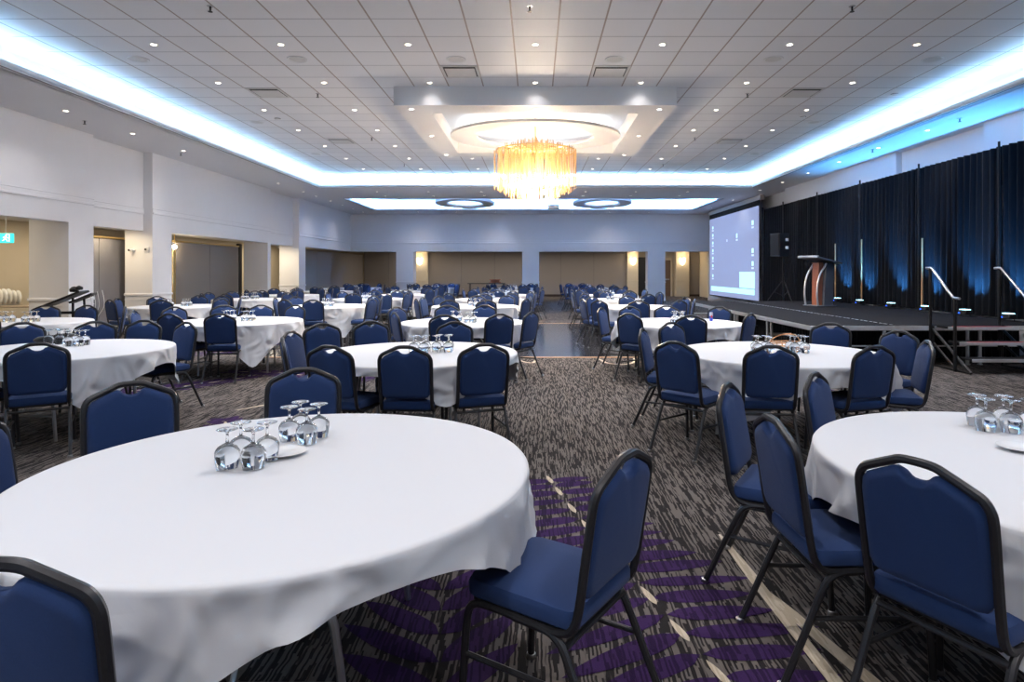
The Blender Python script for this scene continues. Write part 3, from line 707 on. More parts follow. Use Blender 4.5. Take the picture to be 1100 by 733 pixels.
def cloth_mesh(a, p, rot, seed, nth):
    q = random.Random(seed); z0 = TZ+.004
    waves = [(q.randint(5, 8), q.uniform(0, 6.28), .05), (q.randint(10, 15), q.uniform(0, 6.28), .075), (q.randint(17, 24), q.uniform(0, 6.28), .05), (q.randint(28, 36), q.uniform(0, 6.28), .018)]
    nd = 11; rings = []
    th = [2*PI*k/nth for k in range(nth)]
    for r in (.02, .3, .55, .75, .86, TR-.012): rings.append([(r*math.cos(t), r*math.sin(t), z0) for t in th])
    rings.append([((TR+.004)*math.cos(t), (TR+.004)*math.sin(t), z0-.002) for t in th])
    rings.append([((TR+.010)*math.cos(t), (TR+.010)*math.sin(t), z0-.009) for t in th])
    rings.append([((TR+.012)*math.cos(t), (TR+.012)*math.sin(t), z0-.022) for t in th])
    for k in range(1, nd+1):
        rg = []
        for t in th:
            c, s = abs(math.cos(t-rot)), abs(math.sin(t-rot))
            d = a/((c**p+s**p)**(1/p)); drop = max(.05, d-TR)
            cn = (d/a-1)/.27
            u = k/nd; sdrop = drop*u
            rip = sum(am*(math.sin(n*t+ph+.8*u) if n < 9 or n > 26 else 1.5*(1-2*abs(math.sin(.5*(n*t+ph)+.9*u+.3*math.sin(3*t))))) for n, ph, am in waves)
            fold = cn**2*(.10+.30*math.sin(9*(t-rot)+q_ph)) if False else .03*cn**2
            r = TR+.013+sdrop*(.03+fold)+rip*min(sdrop*1.7, .26)+.004*math.sin(11*t+seed)*u
            r = max(r, TR+.008)
            z = z0-.023-sdrop*(.985-.03*abs(rip))
            rg.append((r*math.cos(t), r*math.sin(t), z))
        rings.append(rg)
    m = MB(); m.rings(rings, True, False)
    m.add([(x*0, y*0, z0) for x, y, z in rings[0][:1]], []); o = len(m.v)-1
    for i in range(nth): m.f.append([i, (i+1) % nth, o]); m.m.append(0)
    return m
def glass_mesh(seg):
    m = MB()
    # stemmed goblet standing upside down on its rim: foot on top
    pr = [(.0375, 0), (.0415, .02), (.0450, .045), (.0440, .066), (.034, .083), (.016, .093), (.0062, .098), (.0050, .112), (.0050, .130), (.0075, .139), (.022, .144), (.037, .1475), (.039, .149), (.037, .1505), (0, .1515)]
    inn = [(0, .088), (.014, .086), (.031, .077), (.0415, .062), (.0428, .045), (.0392, .02), (.0358, .0)]
    return m.lathe(pr[::-1], seg).lathe(inn, seg).lathe([(.0375, 0), (.0358, 0)], seg)
gl_hi = glass_mesh(28).build('wine_glass', glass, ang=60); gl_lo = glass_mesh(12).build('wine_glass', glass, ang=60)
gl_hi['category'] = gl_lo['category'] = 'glass'; gfirst = {True: True, False: True}
def place_glass(x, y, label, group, hi):
    src = gl_hi if hi else gl_lo
    if gfirst[hi]: o = src; gfirst[hi] = False
    else: o = src.copy(); COL.objects.link(o)
    o.location = (x, y, TZ+.0055); o.rotation_euler = (0, 0, rnd.uniform(0, 6)); o['label'] = label; o['group'] = group
pl = MB().lathe([(0, .001), (.045, .001), (.05, .004), (.078, .013), (.085, .016), (.078, .017), (.05, .008), (0, .007)], 36)
plate0 = pl.build('side_plate', ceramic, ang=60); plate0['category'] = 'plate'; pfirst = [True]
def place_plate(x, y, label):
    global plate0
    if pfirst[0]: o = plate0; pfirst[0] = False
    else: o = plate0.copy(); COL.objects.link(o)
    o.location = (x, y, TZ+.0050); o['label'] = label; o['group'] = 'side plates beside the glasses'

ROW = {'T': 'aisle row', 'M': 'middle row', 'P': 'pillar row', 'S': 'stage row'}
# row, index, x, y, cloth half-side, power, rotation, [hump x, hump y, facing x, facing y], fill the rest?
TABLES = [
 ('T', 0, -.94, 2.39, 0.985, 9, -1.66+PI/4, [(-1.07, 1.24, .02, 1), (.29, 1.97, -.83, .55), (-2.08, 3.22, .6, -.8), (-1.36, 3.68, .2, -.97), (-2.22, 2.42, 1, .05)], False),
 ('T', 1, -1.08, 5.75, .93, 8, -1.15+PI/4, [(-1.58, 4.79, .30, .95), (-.995, 4.76, .03, 1), (-.40, 4.91, -.33, .94), (-1.87, 7.10, .5, -.86), (-.90, 7.02, -.1, -1), (-2.16, 5.34, .9, .4), (-2.33, 5.95, 1, -.1), (-2.32, 6.80, .62, -.78)], False),
 ('T', 2, -1.06, 9.2, 1.03, 6, .3, [(-.47, 8.30, -.45, .9), (-.05, 8.75, -.85, .5), (-1.18, 8.12, .05, 1), (-1.95, 8.66, .85, .45), (-2.2, 9.9, .85, -.5), (-1.47, 10.4, .3, -.95), (-.84, 10.42, -.2, -.97)], False),
 ('T', 3, -1.27, 13.25, 1.05, 6, .1, [(-1.67, 12.15, .3, .95), (-.95, 12.15, -.25, .95), (-2.4, 12.6, .9, .4)], True),
 ('T', 4, -1.2, 16.5, 1.05, 6, .5, [], True), ('T', 5, -1.05, 19.6, 1.2, 8, .8, [], True), ('T', 6, -.95, 23.1, 1.05, 6, .2, [], True), ('T', 7, -1.0, 27.3, 1.05, 6, .6, [], True),
 ('M', 0, -4.5, 6.0, 1.03, 8, -.73+PI/4, [(-3.94, 4.95, -.55, .84), (-4.72, 4.92, .1, 1), (-3.88, 6.97, -.5, -.86), (-4.53, 7.25, .0, -1), (-4.97, 7.07, .4, -.92), (-5.66, 6.90, .7, -.7)], False),
 ('M', 1, -4.46, 9.4, 1.09, 16, -.94+PI/4, [(-4.22, 8.36, -.1, 1), (-4.89, 8.36, .25, .97), (-5.78, 9.0, .95, .25), (-5.75, 9.95, .85, -.5), (-5.2, 10.45, .5, -.86), (-4.6, 10.5, .1, -1), (-4.0, 10.45, -.35, -.93)], False),
 ('M', 2, -4.42, 13.3, 1.10, 16, -.93+PI/4, [(-4.34, 12.2, 0, 1), (-4.95, 12.35, .5, .87)], True),
 ('M', 3, -4.45, 16.7, 1.05, 6, .4, [], True), ('M', 4, -4.4, 19.7, 1.2, 8, .1, [], True), ('M', 5, -4.43, 23.1, 1.05, 6, .7, [], True), ('M', 6, -4.4, 27.5, 1.05, 6, .3, [], True),
 ('P', 0, -7.6, 9.2, 1.05, 6, .3, [(-8.1, 10.35, .4, -.9), (-7.45, 10.4, -.1, -1), (-6.55, 10.0, -.85, -.5), (-8.0, 8.1, .3, .95), (-7.2, 8.12, -.3, .95)], False),
 ('P', 1, -7.6, 13.3, 1.05, 6, .6, [(-7.3, 12.2, -.2, 1)], True), ('P', 2, -7.6, 16.65, 1.05, 6, .2, [], True), ('P', 3, -7.7, 19.5, 1.2, 8, .5, [], True), ('P', 4, -7.65, 23.1, 1.05, 6, .1, [], True), ('P', 5, -7.75, 27.6, 1.05, 6, .6, [], True),
 ('S', 0, 2.08, 2.44, 1.05, 6, -2.3+PI/4, [(1.16, 1.90, .88, .48), (.93, 2.46, 1, .03), (.97, 3.17, .85, -.52), (1.56, 3.50, .76, -.65)], False),
 ('S', 1, 2.25, 5.75, 1.04, 7, -2.2+PI/4, [(1.13, 5.06, .72, .69), (1.81, 4.79, .08, 1), (2.60, 4.78, -.32, .95), (1.06, 6.2, .93, -.36), (1.5, 6.94, .6, -.8), (3.24, 6.86, -.6, -.8), (3.50, 6.0, -.93, -.37), (3.22, 5.13, -.95, .30)], False),
 ('S', 2, 2.08, 9.1, 1.04, 6, .4, [(1.26, 8.40, .7, .7), (1.02, 9.72, .9, -.42), (2.0, 8.03, .05, 1), (2.9, 8.43, -.75, .66), (2.15, 10.25, 0, -1), (1.52, 10.1, .4, -.9), (2.95, 10.0, -.7, -.7)], False),
 ('S', 3, 2.15, 12.95, 1.05, 6, .2, [(.95, 12.6, .97, .25), (1.22, 12.0, .7, .7), (1.96, 11.85, .15, 1), (2.78, 12.05, -.5, .87)], True),
 ('S', 4, 2.1, 16.2, 1.05, 6, .7, [], True), ('S', 5, 2.25, 19.3, 1.05, 6, .3, [], True), ('S', 6, 2.3, 23.6, 1.05, 6, .5, [], True), ('S', 7, 2.3, 27.6, 1.05, 6, .1, [], True),
]
CUSTOM = {
 ('T', 0, 0): 'blue chair cut by the lower picture corner, backed to the big table',
 ('T', 0, 1): 'blue chair pulled out sideways beside the purple carpet leaves, at the big table',
 ('T', 0, 2): 'blue chair facing us behind the big table, on the pillar side',
 ('T', 0, 3): 'blue chair facing us behind the upturned glasses of the big table',
 ('T', 0, 4): 'blue chair mostly outside the picture edge, at the big table',
 ('S', 0, 0): 'blue chair with worn back, closest at the table beside the cream carpet stripes',
 ('S', 0, 1): 'blue chair turned to the table, standing over the cream carpet stripes',
 ('S', 0, 2): 'blue chair seen edge-on, at the tip of the cream carpet stripe',
 ('S', 0, 3): 'blue chair seen nearly edge-on behind the table with cream stripes beside it',
 ('S', 1, 6): 'blue chair pulled away from its table in front of the stage legs',
 ('S', 1, 7): 'blue chair seen sideways, pulled out in front of the stage steps',
 ('S', 1, 5): 'blue chair facing us against the stage front corner',
 ('T', 2, 1): 'blue chair with legs showing at the dance floor edge, aisle end of row',
}
jr = random.Random(21)
for (row, idx, tx, ty, ca, cp, crot, chairs, fill) in TABLES:
    far = ty > 14.5; rn = ROW[row]; zf = .006 if (10.9 < ty < 17.6 and -5 < tx < 4) else 0
    tl = 'round folding table under a white cloth, %s in the %s from the camera' % (ORD[idx], rn)
    trz = jr.uniform(0, PI) if (row, idx) != ('T', 0) else -PI/2
    if far:
        if tfirst['f']: t_ = far_t; tfirst['f'] = False
        else: t_ = far_t.copy(); COL.objects.link(t_)
        t_.location = (tx, ty, zf); t_.rotation_euler = (0, 0, trz); t_['label'] = tl; t_['group'] = 'round banquet tables'
    elif tfirst['n']:
        tfirst['n'] = False; t_ = near_t; t_.location = (tx, ty, zf); t_.rotation_euler = (0, 0, trz); t_['label'] = tl; t_['group'] = 'round banquet tables'
    else: t_ = dup(near_t, (tx, ty, zf), trz, tl, 'round banquet tables')
    c_ = cloth_mesh(ca, cp, crot, idx*17+ord(row), 220 if ty < 8 else (140 if ty < 15 else 96)).build('tablecloth', cloth_m, ang=180)
    c_.location = (tx, ty, zf); tag(c_, 'white square tablecloth draped over the %s table of the %s' % (ORD[idx], rn), 'tablecloth', 'white tablecloths')
    pos = [((x, y), (fx, fy)) for x, y, fx, fy in chairs]
    if fill:
        base = jr.uniform(12, 24)
        for k in range(9):
            a = math.radians(base+40*k+jr.uniform(-7, 7))
            if jr.random() < .12: continue
            d = 1.12+jr.uniform(-.03, .14)+(.10 if ca > 1.15 else 0)
            x, y = tx+d*math.cos(a), ty+d*math.sin(a)
            if any(math.hypot(x-p[0], y-p[1]) < .58 for p, f in pos): continue
            if x < -8.85: continue
            fa = a+PI+jr.uniform(-.22, .22); pos.append(((x, y), (math.cos(fa), math.sin(fa))))
    hrs = {}
    for k, (p, f) in enumerate(pos):
        h = round(math.degrees(math.atan2(p[0]-tx, p[1]-ty))/30) % 12
        for dlt in (0, 1, -1, 2, -2, 3):
            if (h+dlt) % 12 not in hrs: h = (h+dlt) % 12; break
        hrs[h] = 1
        lab = CUSTOM.get((row, idx, k)) or 'blue banquet chair at %s o\'clock around the %s table of the %s' % (HOUR[h], ORD[idx], rn)
        place_chair(p[0], p[1], f[0], f[1], lab, 'chairs around the %s table of the %s' % (ORD[idx], rn), far)
    gl = 'upturned wine glass clustered on the %s table of the %s' % (ORD[idx], rn); gg = 'glasses on the %s table of the %s' % (ORD[idx], rn)
    if (row, idx) == ('T', 0):
        for x, y in ((-1.167, 2.37), (-1.068, 2.37), (-1.165, 2.475), (-1.062, 2.478)): place_glass(x, y, 'upturned wine glass of the nearer cluster on the big table', 'nearer glass cluster on the big table', True)
        for x, y in ((-1.085, 2.76), (-1.076, 2.865), (-.99, 2.71), (-.975, 2.82)): place_glass(x, y, 'upturned wine glass of the farther cluster on the big table', 'farther glass cluster on the big table', True)
        place_plate(-1.02, 2.55, 'small white plate between the glass clusters on the big table')
        continue
    if (row, idx) == ('S', 0):
        for x, y in ((2.11, 2.93), (2.205, 2.90), (2.245, 3.0), (2.14, 3.03), (2.31, 2.92)): place_glass(x, y, gl, gg, True)
        place_plate(2.03, 2.62, 'small white plate beside the glasses, on the table by cream stripes')
        continue
    hi = ty < 7; ang = {('T', 1): .3, ('M', 0): 2.7, ('M', 1): 2.9, ('S', 1): .1}.get((row, idx), jr.uniform(0, PI))
    for s in (-1, 1):
        gd = .11 if (row, idx) == ('T', 1) else .17
        bx_, by_ = tx+s*gd*math.cos(ang), ty+s*gd*math.sin(ang)
        if (row, idx) == ('T', 1): bx_ += .12; by_ += .05
        if (row, idx) == ('M', 0): bx_ += -.25; by_ += .35
        for i in range(4):
            place_glass(bx_+(i % 2-.5)*.10+jr.uniform(-.008, .008), by_+(i//2-.5)*.10+jr.uniform(-.008, .008), gl, gg, hi)
    for o in list(COL.objects)[-8:]:
        if zf: o.location.z += zf

# small things on tables
cn = thing('drink_can', 'small blue and silver drink can on a stage row table', 'can', (2.62, 9.32, TZ+.006))
g = MB(); g.lathe([(0, 0), (.022, 0), (.026, .006), (.0265, .06), (.0265, .120), (.022, .130), (0, .130)], 20)
cb = g.build('can_body', can_blue, cn)
g = MB(); g.lathe([(.0268, .075), (.0268, .121), (.0224, .1305)], 20); g.build('silver_band', can_silver, cb)
g = MB(); g.bbox(-.012, .012, -.0285, -.024, .052, .085, .003); g.build('red_emblem', can_red, cb)
bk = thing('wire_basket', 'copper wire basket with arched handle beside glasses near the stage', 'basket', (2.42, 6.06, TZ+.006))
g = MB()
for z_, s_ in ((.006, .8), (.035, .95), (.06, 1)): g.tube([(math.cos(2*PI*k/24)*.15*s_, math.sin(2*PI*k/24)*.09*s_, z_) for k in range(25)], .004, 6)
for k in range(16):
    a = 2*PI*k/16; g.tube([(math.cos(a)*.12, math.sin(a)*.072, .006), (math.cos(a)*.15, math.sin(a)*.09, .06)], .003, 5)
g.build('wire_body', copper, bk)
g = MB(); g.tube(catmull([(-.15, 0, .06), (-.09, 0, .11), (0, 0, .135), (.10, 0, .125), (.15, 0, .06)], 5), .005, 6); g.build('handle', copper, bk)
bg = MB(); bg.rings([[(.20*s_*math.cos(2*PI*k/28)*(1+.1*math.cos(2*PI*k/14)), .10*s_*math.sin(2*PI*k/28), z_+.012*math.cos(2*PI*k/28)*(z_ > .02)) for k in range(28)] for z_, s_ in ((0, .8), (.02, 1), (.05, .98), (.075, .8), (.085, .4))])
o = bg.build('black_pouch', black_plastic, ang=60); o.location = (-4.98, 6.52, TZ+.007); o.rotation_euler = (0, 0, .2)
tag(o, 'flat black pouch lying behind the glasses of the first middle row table', 'pouch')

# ------------------------------------------------------------------ stage
SZ, SX0, SX1, SY0, SY1 = .64, 4.34, 8.32, 9.88, 17.8
def b_deck(wx, wy):
    r = thing('stage_deck', '', 'stage')
    g = MB(); g.bbox(.003, wx-.003, .003, wy-.003, SZ-.009, SZ, .002); g.build('deck_top', deck_m, r)
    g = MB()
    for (a, b, c, d) in ((0, wx, 0, .022), (0, wx, wy-.022, wy), (0, .022, .022, wy-.022), (wx-.022, wx, .022, wy-.022)): g.bbox(a, b, c, d, SZ-.085, SZ-.009, .003)
    g.build('edge_trim', alu, r)
    for x in (.10, wx-.10):
        for y in (.10, wy-.10):
            g = MB(); g.cyl(x, y, .012, SZ-.05, .026, 14); g.cyl(x, y, 0, .014, .04, 14); g.build('leg', alu, r)
    for yy in (.1, wy-.1):
        g = MB(); g.tube([(.1, yy, .30), (wx-.1, yy, .30)], .012, 6); g.build('brace', alu, r)
    return r
nx_, ny_ = 3, 4; wx, wy = (SX1-SX0)/nx_, (SY1-SY0)/ny_
deck = proto_copy(lambda: b_deck(wx, wy))
for i in range(nx_):
    for j in range(ny_):
        deck((SX0+i*wx, SY0+j*wy, 0), 'black stage deck panel in the %s row from the front, %s from the audience edge' % (ORD[j], ORD[i]), 'stage deck panels')
g = MB()
for k in range(52):
    y = SY0+.05+k*.15; g.bbox(SX0+wx-.012, SX0+wx+.012, y, y+.07+.03*(k % 2), SZ+.0005, SZ+.003, .001)
tag(g.build('seam_strip', alu, smooth=False), 'dashed pale metal line along the seam of the stage decks', 'seam strip')
# curtain hung under the deck front
sk = MB()
def pleat(m, axis, c, a0, a1, z0, z1, amp, lam, seed, flare=0, rows=7, per=11):
    q = random.Random(seed); n = int((a1-a0)/lam*per); vs = []; ph = q.uniform(0, 6)
    off = [q.uniform(-1, 1) for _ in range(int((a1-a0)/lam)+4)]
    for k in range(rows+1):
        v = k/rows; z = z0+(z1-z0)*v
        for i in range(n+1):
            u = i/n; a = a0+(a1-a0)*u; t_ = (a-a0)/lam
            o_ = off[int(t_)]*(1-(t_ % 1))+off[int(t_)+1]*(t_ % 1)
            am = amp*(1-.45*v)*(1+.45*o_)
            d = am*math.sin(2*PI*t_+ph+.9*o_+.25*math.sin(3*v+o_*4))+.25*am*math.sin(5.3*t_+2*v)
            aa = a+flare*(1-v)*(u-.5)*2
            vs.append((c+d, aa, z) if axis == 'y' else (aa, c+d, z))
    fs = [(k*(n+1)+i, k*(n+1)+i+1, (k+1)*(n+1)+i+1, (k+1)*(n+1)+i) for k in range(rows) for i in range(n)]
    m.add(vs, fs); return m
pleat(sk, 'y', SX0+.55, SY0+.4, SY1-.3, .02, SZ-.09, .02, .12, 4)
pleat(sk, 'x', SY0+.75, SX0+.6, SX1-.1, .02, SZ-.09, .02, .12, 5)
tag(sk.build('stage_skirt', drape_m, ang=80), 'black pleated skirt hanging in the shade under the stage', 'stage skirt')
# pipe and drape
DX, DZ = 8.42, 3.78
ups = [8.86, 11.27, 13.63, 16.10, 18.55, 21.10, 23.0]
for i in range(len(ups)-1):
    d = MB(); y0, y1 = ups[i], ups[i+1]; zb = SZ+.02 if y1 < 17.9 else .03
    pleat(d, 'y', DX, y0+.03, y1-.03, zb, DZ-.03, .070, .175, 11+i, -.025)
    tag(d.build('stage_drape', drape_m, ang=80), 'tall black pleated drape, %s panel behind the stage from the camera' % ORD[i], 'drape', 'black drapes behind the stage')
for i, y in enumerate(ups):
    r = thing('drape_upright', 'dark pole at the joint of the stage drapes, %s from the camera' % ORD[i], 'pole', (DX-.065 if i else DX, y, 0), 0, 'drape poles')
    zb = SZ if y < 17.8 else 0
    g = MB(); g.cyl(0, 0, zb+.01, DZ+.05, .020, 12); g.build('pole', black_metal, r)
    g = MB(); g.bbox(-.12, .06, -.2, .2, zb+.001, zb+.012, .003); g.build('base_plate', black_metal, r)
# tan strips standing in for the warm-lit gaps between drape panels
for i, (y, h) in enumerate(((17.35, 2.25), (15.95, 2.3), (13.45, 2.2))):
    b = MB(); b.prism([(-.012, SZ+.002), (.012 if i < 2 else .03, SZ+.002), (.010, h), (-.006, h)], 'x', -.012, .012)
    o = b.build('drape_gap_strip', tan_edge_gap); o.location = (DX-.10, y, 0)
    tag(o, 'thin tan strip for a warm-lit gap in the black drapes, %s from the steps' % ['third', 'second', 'first'][i], 'painted gap', 'strips for the lit gaps in the drapes')
# uplights on the stage
def b_up():
    r = thing('stage_uplight', '', 'stage light')
    g = MB(); g.bbox(-.07, .07, -.11, .11, .035, .125, .012); g.build('housing', black_plastic, r)
    g = MB(); g.tube([(0, -.125, .0), (0, -.125, .08), (0, -.11, .085)], .006, 6).tube([(0, .125, .0), (0, .125, .08), (0, .11, .085)], .006, 6); g.bbox(-.05, .05, -.13, .13, 0, .012, .003); g.build('bracket', black_metal, r)
    for k in range(3):
        g = MB(); g.bbox(-.062, .045, -.085+.06*k, -.04+.06*k, .124, .133, .003); g.build('lens', uplight_lens, r)
    g = MB(); g.bbox(-.073, -.069, .05, .10, .05, .075, .001); g.build('display', uplight_blue, r)
    return r
upl = proto_copy(b_up)
for i, y in enumerate((10.70, 11.78, 12.97, 14.23, 15.6, 16.75)):
    r = upl((8.10, y, SZ+.001), 'small stage light on the deck washing the drapes blue, %s from the steps' % ORD[i], 'stage lights along the drapes')
    light('uplight_lamp', 'SPOT', (0, 0, .15), 420, (.08, .42, 1.0), r, aim=None, size=.03, spot=math.radians(78), blend=.9).rotation_euler = (PI, math.radians(15), 0)
# stairs with handrails
st = thing('stage_steps', 'portable black stage steps with two handrails', 'steps', (0, 0, 0))
for k, (z, y) in enumerate(((SZ-.002, 9.60), (.43, 9.34), (.215, 9.07))):
    g = MB(); g.bbox(6.33, 7.34, y, y+.27, z-.03, z, .004); o = g.build('tread', deck_m, st)
    g = MB(); g.bbox(6.33, 7.34, y-.012, y, z-.045, z+.003, .003); g.build('nosing', alu, o)
    if k < 2:
        g = MB(); g.bbox(6.45 if k else 6.40, 7.30, y-.013, y+.02, z+.003, z+.007, .001); g.build('red_tape', red_strip, o)
for x in (6.27, 7.36):
    s = MB(); s.tube([(x, 9.86, .58), (x, 9.0, .02)], .022, 8).tube([(x, 9.84, .36), (x, 9.3, .02)], .018, 8).tube([(x, 9.86, .0), (x, 9.86, SZ-.01)], .018, 8).tube([(x, 9.02, .015), (x, 9.86, .015)], .014, 8); s.build('stringer', black_metal, st)
    h = MB(); h.tube([(x-.03, 9.88, .25), (x-.03, 9.88, 1.53)], .024, 10).tube([(x-.03, 9.30, .0), (x-.03, 9.30, 1.09)], .024, 10); h.build('post', black_metal, st)
    h = MB(); h.tube(catmull([(x-.03, 9.98, 1.54), (x-.03, 9.86, 1.54), (x-.03, 9.80, 1.50), (x-.03, 9.38, 1.13), (x-.03, 9.32, 1.095), (x-.03, 9.20, 1.09)], 4), .020, 10); h.build('handrail', steel, st)
# lectern
lc = thing('lectern', 'modern lectern with curved wooden arms standing on the stage', 'lectern', (6.95, 15.3, SZ), .35)
g = MB(); g.bbox(-.30, .30, -.24, .24, 0, .025, .008); g.build('base', gray_panel, lc)
g = MB(); g.prism([(-.02, .025), (.26, .025), (.30, 1.05), (.06, 1.05)], 'y', -.16, .16); g.build('column', gray_panel, lc)
g = MB(); g.prism([(-.14, .025), (-.02, .025), (.02, 1.06), (-.12, 1.06)], 'y', -.10, .10); g.build('front_panel', wood_red, lc)
for s in (-1, 1):
    g = MB(); g.tube(catmull([(-.24, .20*s, .02), (-.27, .20*s, .35), (-.20, .20*s, .72), (.02, .20*s, 1.04)], 5), .022, 8); g.build('arm', alu, lc)
g = MB(); v = [(-.36, -.32, 1.17), (.40, -.32, 1.02), (.40, .32, 1.02), (-.36, .32, 1.17)]
g.add(v+[(x, y, z+.035) for x, y, z in v], [(0, 3, 2, 1), (4, 5, 6, 7), (0, 1, 5, 4), (1, 2, 6, 5), (2, 3, 7, 6), (3, 0, 4, 7)]); g.build('reading_top', gray_panel, lc)
lt = lc.children[-1] if lc.children[-1].name.startswith('reading_top') else [c for c in lc.children if c.name.startswith('reading_top')][0]
g = MB(); g.bbox(-.38, -.33, -.32, .32, 1.17, 1.225, .006); g.build('edge_strip', alu, lt)
# loudspeaker on tripod
ts = thing('speaker_stand', 'black tripod speaker stand on the stage beside the screen', 'stand', (6.92, 17.45, SZ), .3)
g = MB(); g.cyl(0, 0, .12, 1.30, .018, 12); g.build('pole', black_metal, ts)
g = MB(); g.lathe([(.03, .60), (.035, .62), (.035, .67), (.03, .69)], 12, caps=True); g.build('collar', black_metal, ts)
for k in range(3):
    a = 2*PI*k/3+.4; g = MB(); g.tube([(0, 0, .62), (.42*math.cos(a), .42*math.sin(a), .012)], .011, 6).tube([(0, 0, .16), (.24*math.cos(a), .24*math.sin(a), .27)], .008, 6); g.build('leg', black_metal, ts)
sp = thing('loudspeaker', 'black loudspeaker on the tripod stand beside the screen', 'loudspeaker', (6.88, 17.45, SZ+1.26), .35)
g = MB(); g.prism([(-.24, -.19), (.14, -.14), (.20, -.06), (.20, .06), (.14, .14), (-.24, .19)], 'z', 0, .64); cab = g.build('cabinet', black_plastic, sp)
g = MB(); g.prism([(-.262, -.16), (-.243, -.18), (-.243, .18), (-.262, .16)], 'z', .03, .61); g.build('grille', black_metal, sp)
for z in (.20, .42):
    g = MB(); g.bbox(-.02, .07, -.178, -.158, z, z+.08, .004); g.build('side_label', white_plastic, cab)
# projection screen
SCX = 8.33; sy0, sy1, sz0, sz1 = 23.3, 29.85, .37, 3.93
sc = thing('projection_screen', 'large projection screen showing a computer desktop beside the drapes', 'screen', (SCX, 0, 0))
g = MB(); g.bbox(-.02, .16, sy0-.15, sy1+.15, 4.14, 4.315, .02); g.build('casing', white_plastic, sc)
g = MB(); g.bbox(.0, .012, sy0-.06, sy1+.06, sz0-.05, 4.15, .002); g.build('black_border', screen_frame, sc)
g = MB(); g.box(-.006, -.001, sy0, sy1, sz0, sz1)
def scr(m, a0, a1, b0, b1, mi):                           # fractions across (from far side) and up
    m.mi = mi; Y = lambda a: sy1-(sy1-sy0)*a; Z = lambda b: sz0+(sz1-sz0)*b
    m.box(-.009, -.006, Y(a1), Y(a0), Z(b0), Z(b1))
W_, H_ = sy1-sy0, sz1-sz0
scr(g, .04, .93, .055, .115, 1)
scr(g, .665, .935, .125, .305, 1)
for b in (.90, .80, .70, .60, .50, .40, .27): scr(g, .065, .095, b-.035, b, 2); scr(g, .06, .10, b-.065, b-.048, 3)
for b in (.86, .56, .42): scr(g, .885, .915, b-.05, b, 2); scr(g, .88, .92, b-.085, b-.065, 3)
scr(g, .60, .625, .70, .75, 2); scr(g, .595, .63, .665, .685, 3); scr(g, .40, .42, .67, .70, 3)
g.build('projected_image', [screen_blue, screen_cyan, screen_icon, screen_dim], sc, smooth=False)
# projector hung from the soffit
pj = thing('ceiling_projector', 'white projector hanging from the soffit in front of the far tray', 'projector', (.65, 22.2, 3.70))
g = MB(); g.bbox(-.20, .20, -.16, .16, 0, .13, .02); g.build('housing', white_plastic, pj)
g = MB(); g.lathe([(0, -.02), (.04, -.02), (.045, 0), (0, 0)], 16); g.build('lens', black_plastic, pj).matrix_local = Matrix.Translation((.2, .0, .065)) @ Matrix.Rotation(PI/2, 4, 'Y')
g = MB(); g.tube([(-.12, 0, .13), (0, 0, .30), (.12, 0, .13)], .010, 6).tube([(0, -.1, .13), (0, 0, .30)], .010, 6).cyl(0, 0, .29, ZS-3.70, .018, 10); g.build('mount', white_plastic, pj)

# ------------------------------------------------------------------ corridor things
def sconce(x, label):
    r = thing('wall_sconce', label, 'sconce', (x, 36.34, 1.82), 0, 'sconces on the far corridor wall')
    g = MB(); g.bbox(-.07, .07, -.02, .008, -.02, .50, .01); g.build('back_plate', brass, r)
    g = MB(); g.lathe([(.02, 0), (.12, .08), (.16, .24), (.17, .42), (.15, .42), (.14, .24), (.10, .09), (.01, .01)], 20, (0, -.12, .0)); g.build('shade', sconce_m, r)
    light('sconce_lamp', 'POINT', (0, -.35, .3), 5, (1, .78, .48), r, size=.1)
sconce(-6.70, 'glowing wall sconce on the tan pilaster beside the first far column')
sconce(5.66, 'glowing wall sconce on the tan pilaster by the dark doorway')
sconce(8.52, 'glowing wall sconce on the tan pilaster next to the screen')
wlamp = thing('corridor_lamp', 'bare glowing lamp above the lit gap strip in the wide opening', 'lamp', (-9.93, 17.22, 2.16))
g = MB(); g.lathe([(0, -.05), (.04, -.035), (.055, 0), (.04, .04), (0, .05)], 14); g.build('globe', bulb_m, wlamp)
g = MB(); g.cyl(0, 0, .04, .59, .012, 8); g.build('stem', brass, wlamp)
light('corridor_lamp_light', 'POINT', (.12, 0, -.02), 8, (1, .75, .40), wlamp, size=.05)
for i, x in enumerate((-9.63, -9.31)):
    r = thing('wall_sensor', ['small white camera on the pier face, nearer the partition', 'small white box with dark lens on the pier face, nearer the hall'][i], 'sensor', (x, 14.99, 2.0))
    if i == 0:
        g = MB(); g.lathe([(.045, 0), (.045, .02), (.03, .03)], 14, caps=True); o = g.build('mount', white_plastic, r); o.rotation_euler = (PI/2, 0, 0)
        g = MB(); g.tube([(0, -.02, 0), (-.03, -.12, -.01)], [.03, .034], 12); g.build('barrel', white_plastic, r)
        g = MB(); g.tube([(-.03, -.12, -.01), (-.032, -.128, -.011)], .025, 12); g.build('lens', black_plastic, r)
    else:
        g = MB(); g.bbox(-.055, .055, -.03, 0, -.06, .07, .01); g.build('housing', white_plastic, r)
        g = MB(); g.tube([(-.01, -.03, .01), (-.01, -.045, .01)], .024, 12); g.build('lens', black_plastic, r)
ex = thing('exit_sign', 'green lit running-man exit sign hanging in the corridor', 'exit sign', (-10.62, 12.55, 2.06))
g = MB(); g.bbox(-.15, .15, -.025, .025, 0, .19, .008); g.build('sign_box', exit_green, ex)
g = MB(); g.cyl(0, 0, .19, .69, .008, 8); g.build('hanger', steel, ex)
g = MB(); y = -.028
def fp(pts): g.prism(pts, 'y', y-.002, y+.002)
fp([(.03+.017*math.cos(k*PI/5), .152+.017*math.sin(k*PI/5)) for k in range(10)])
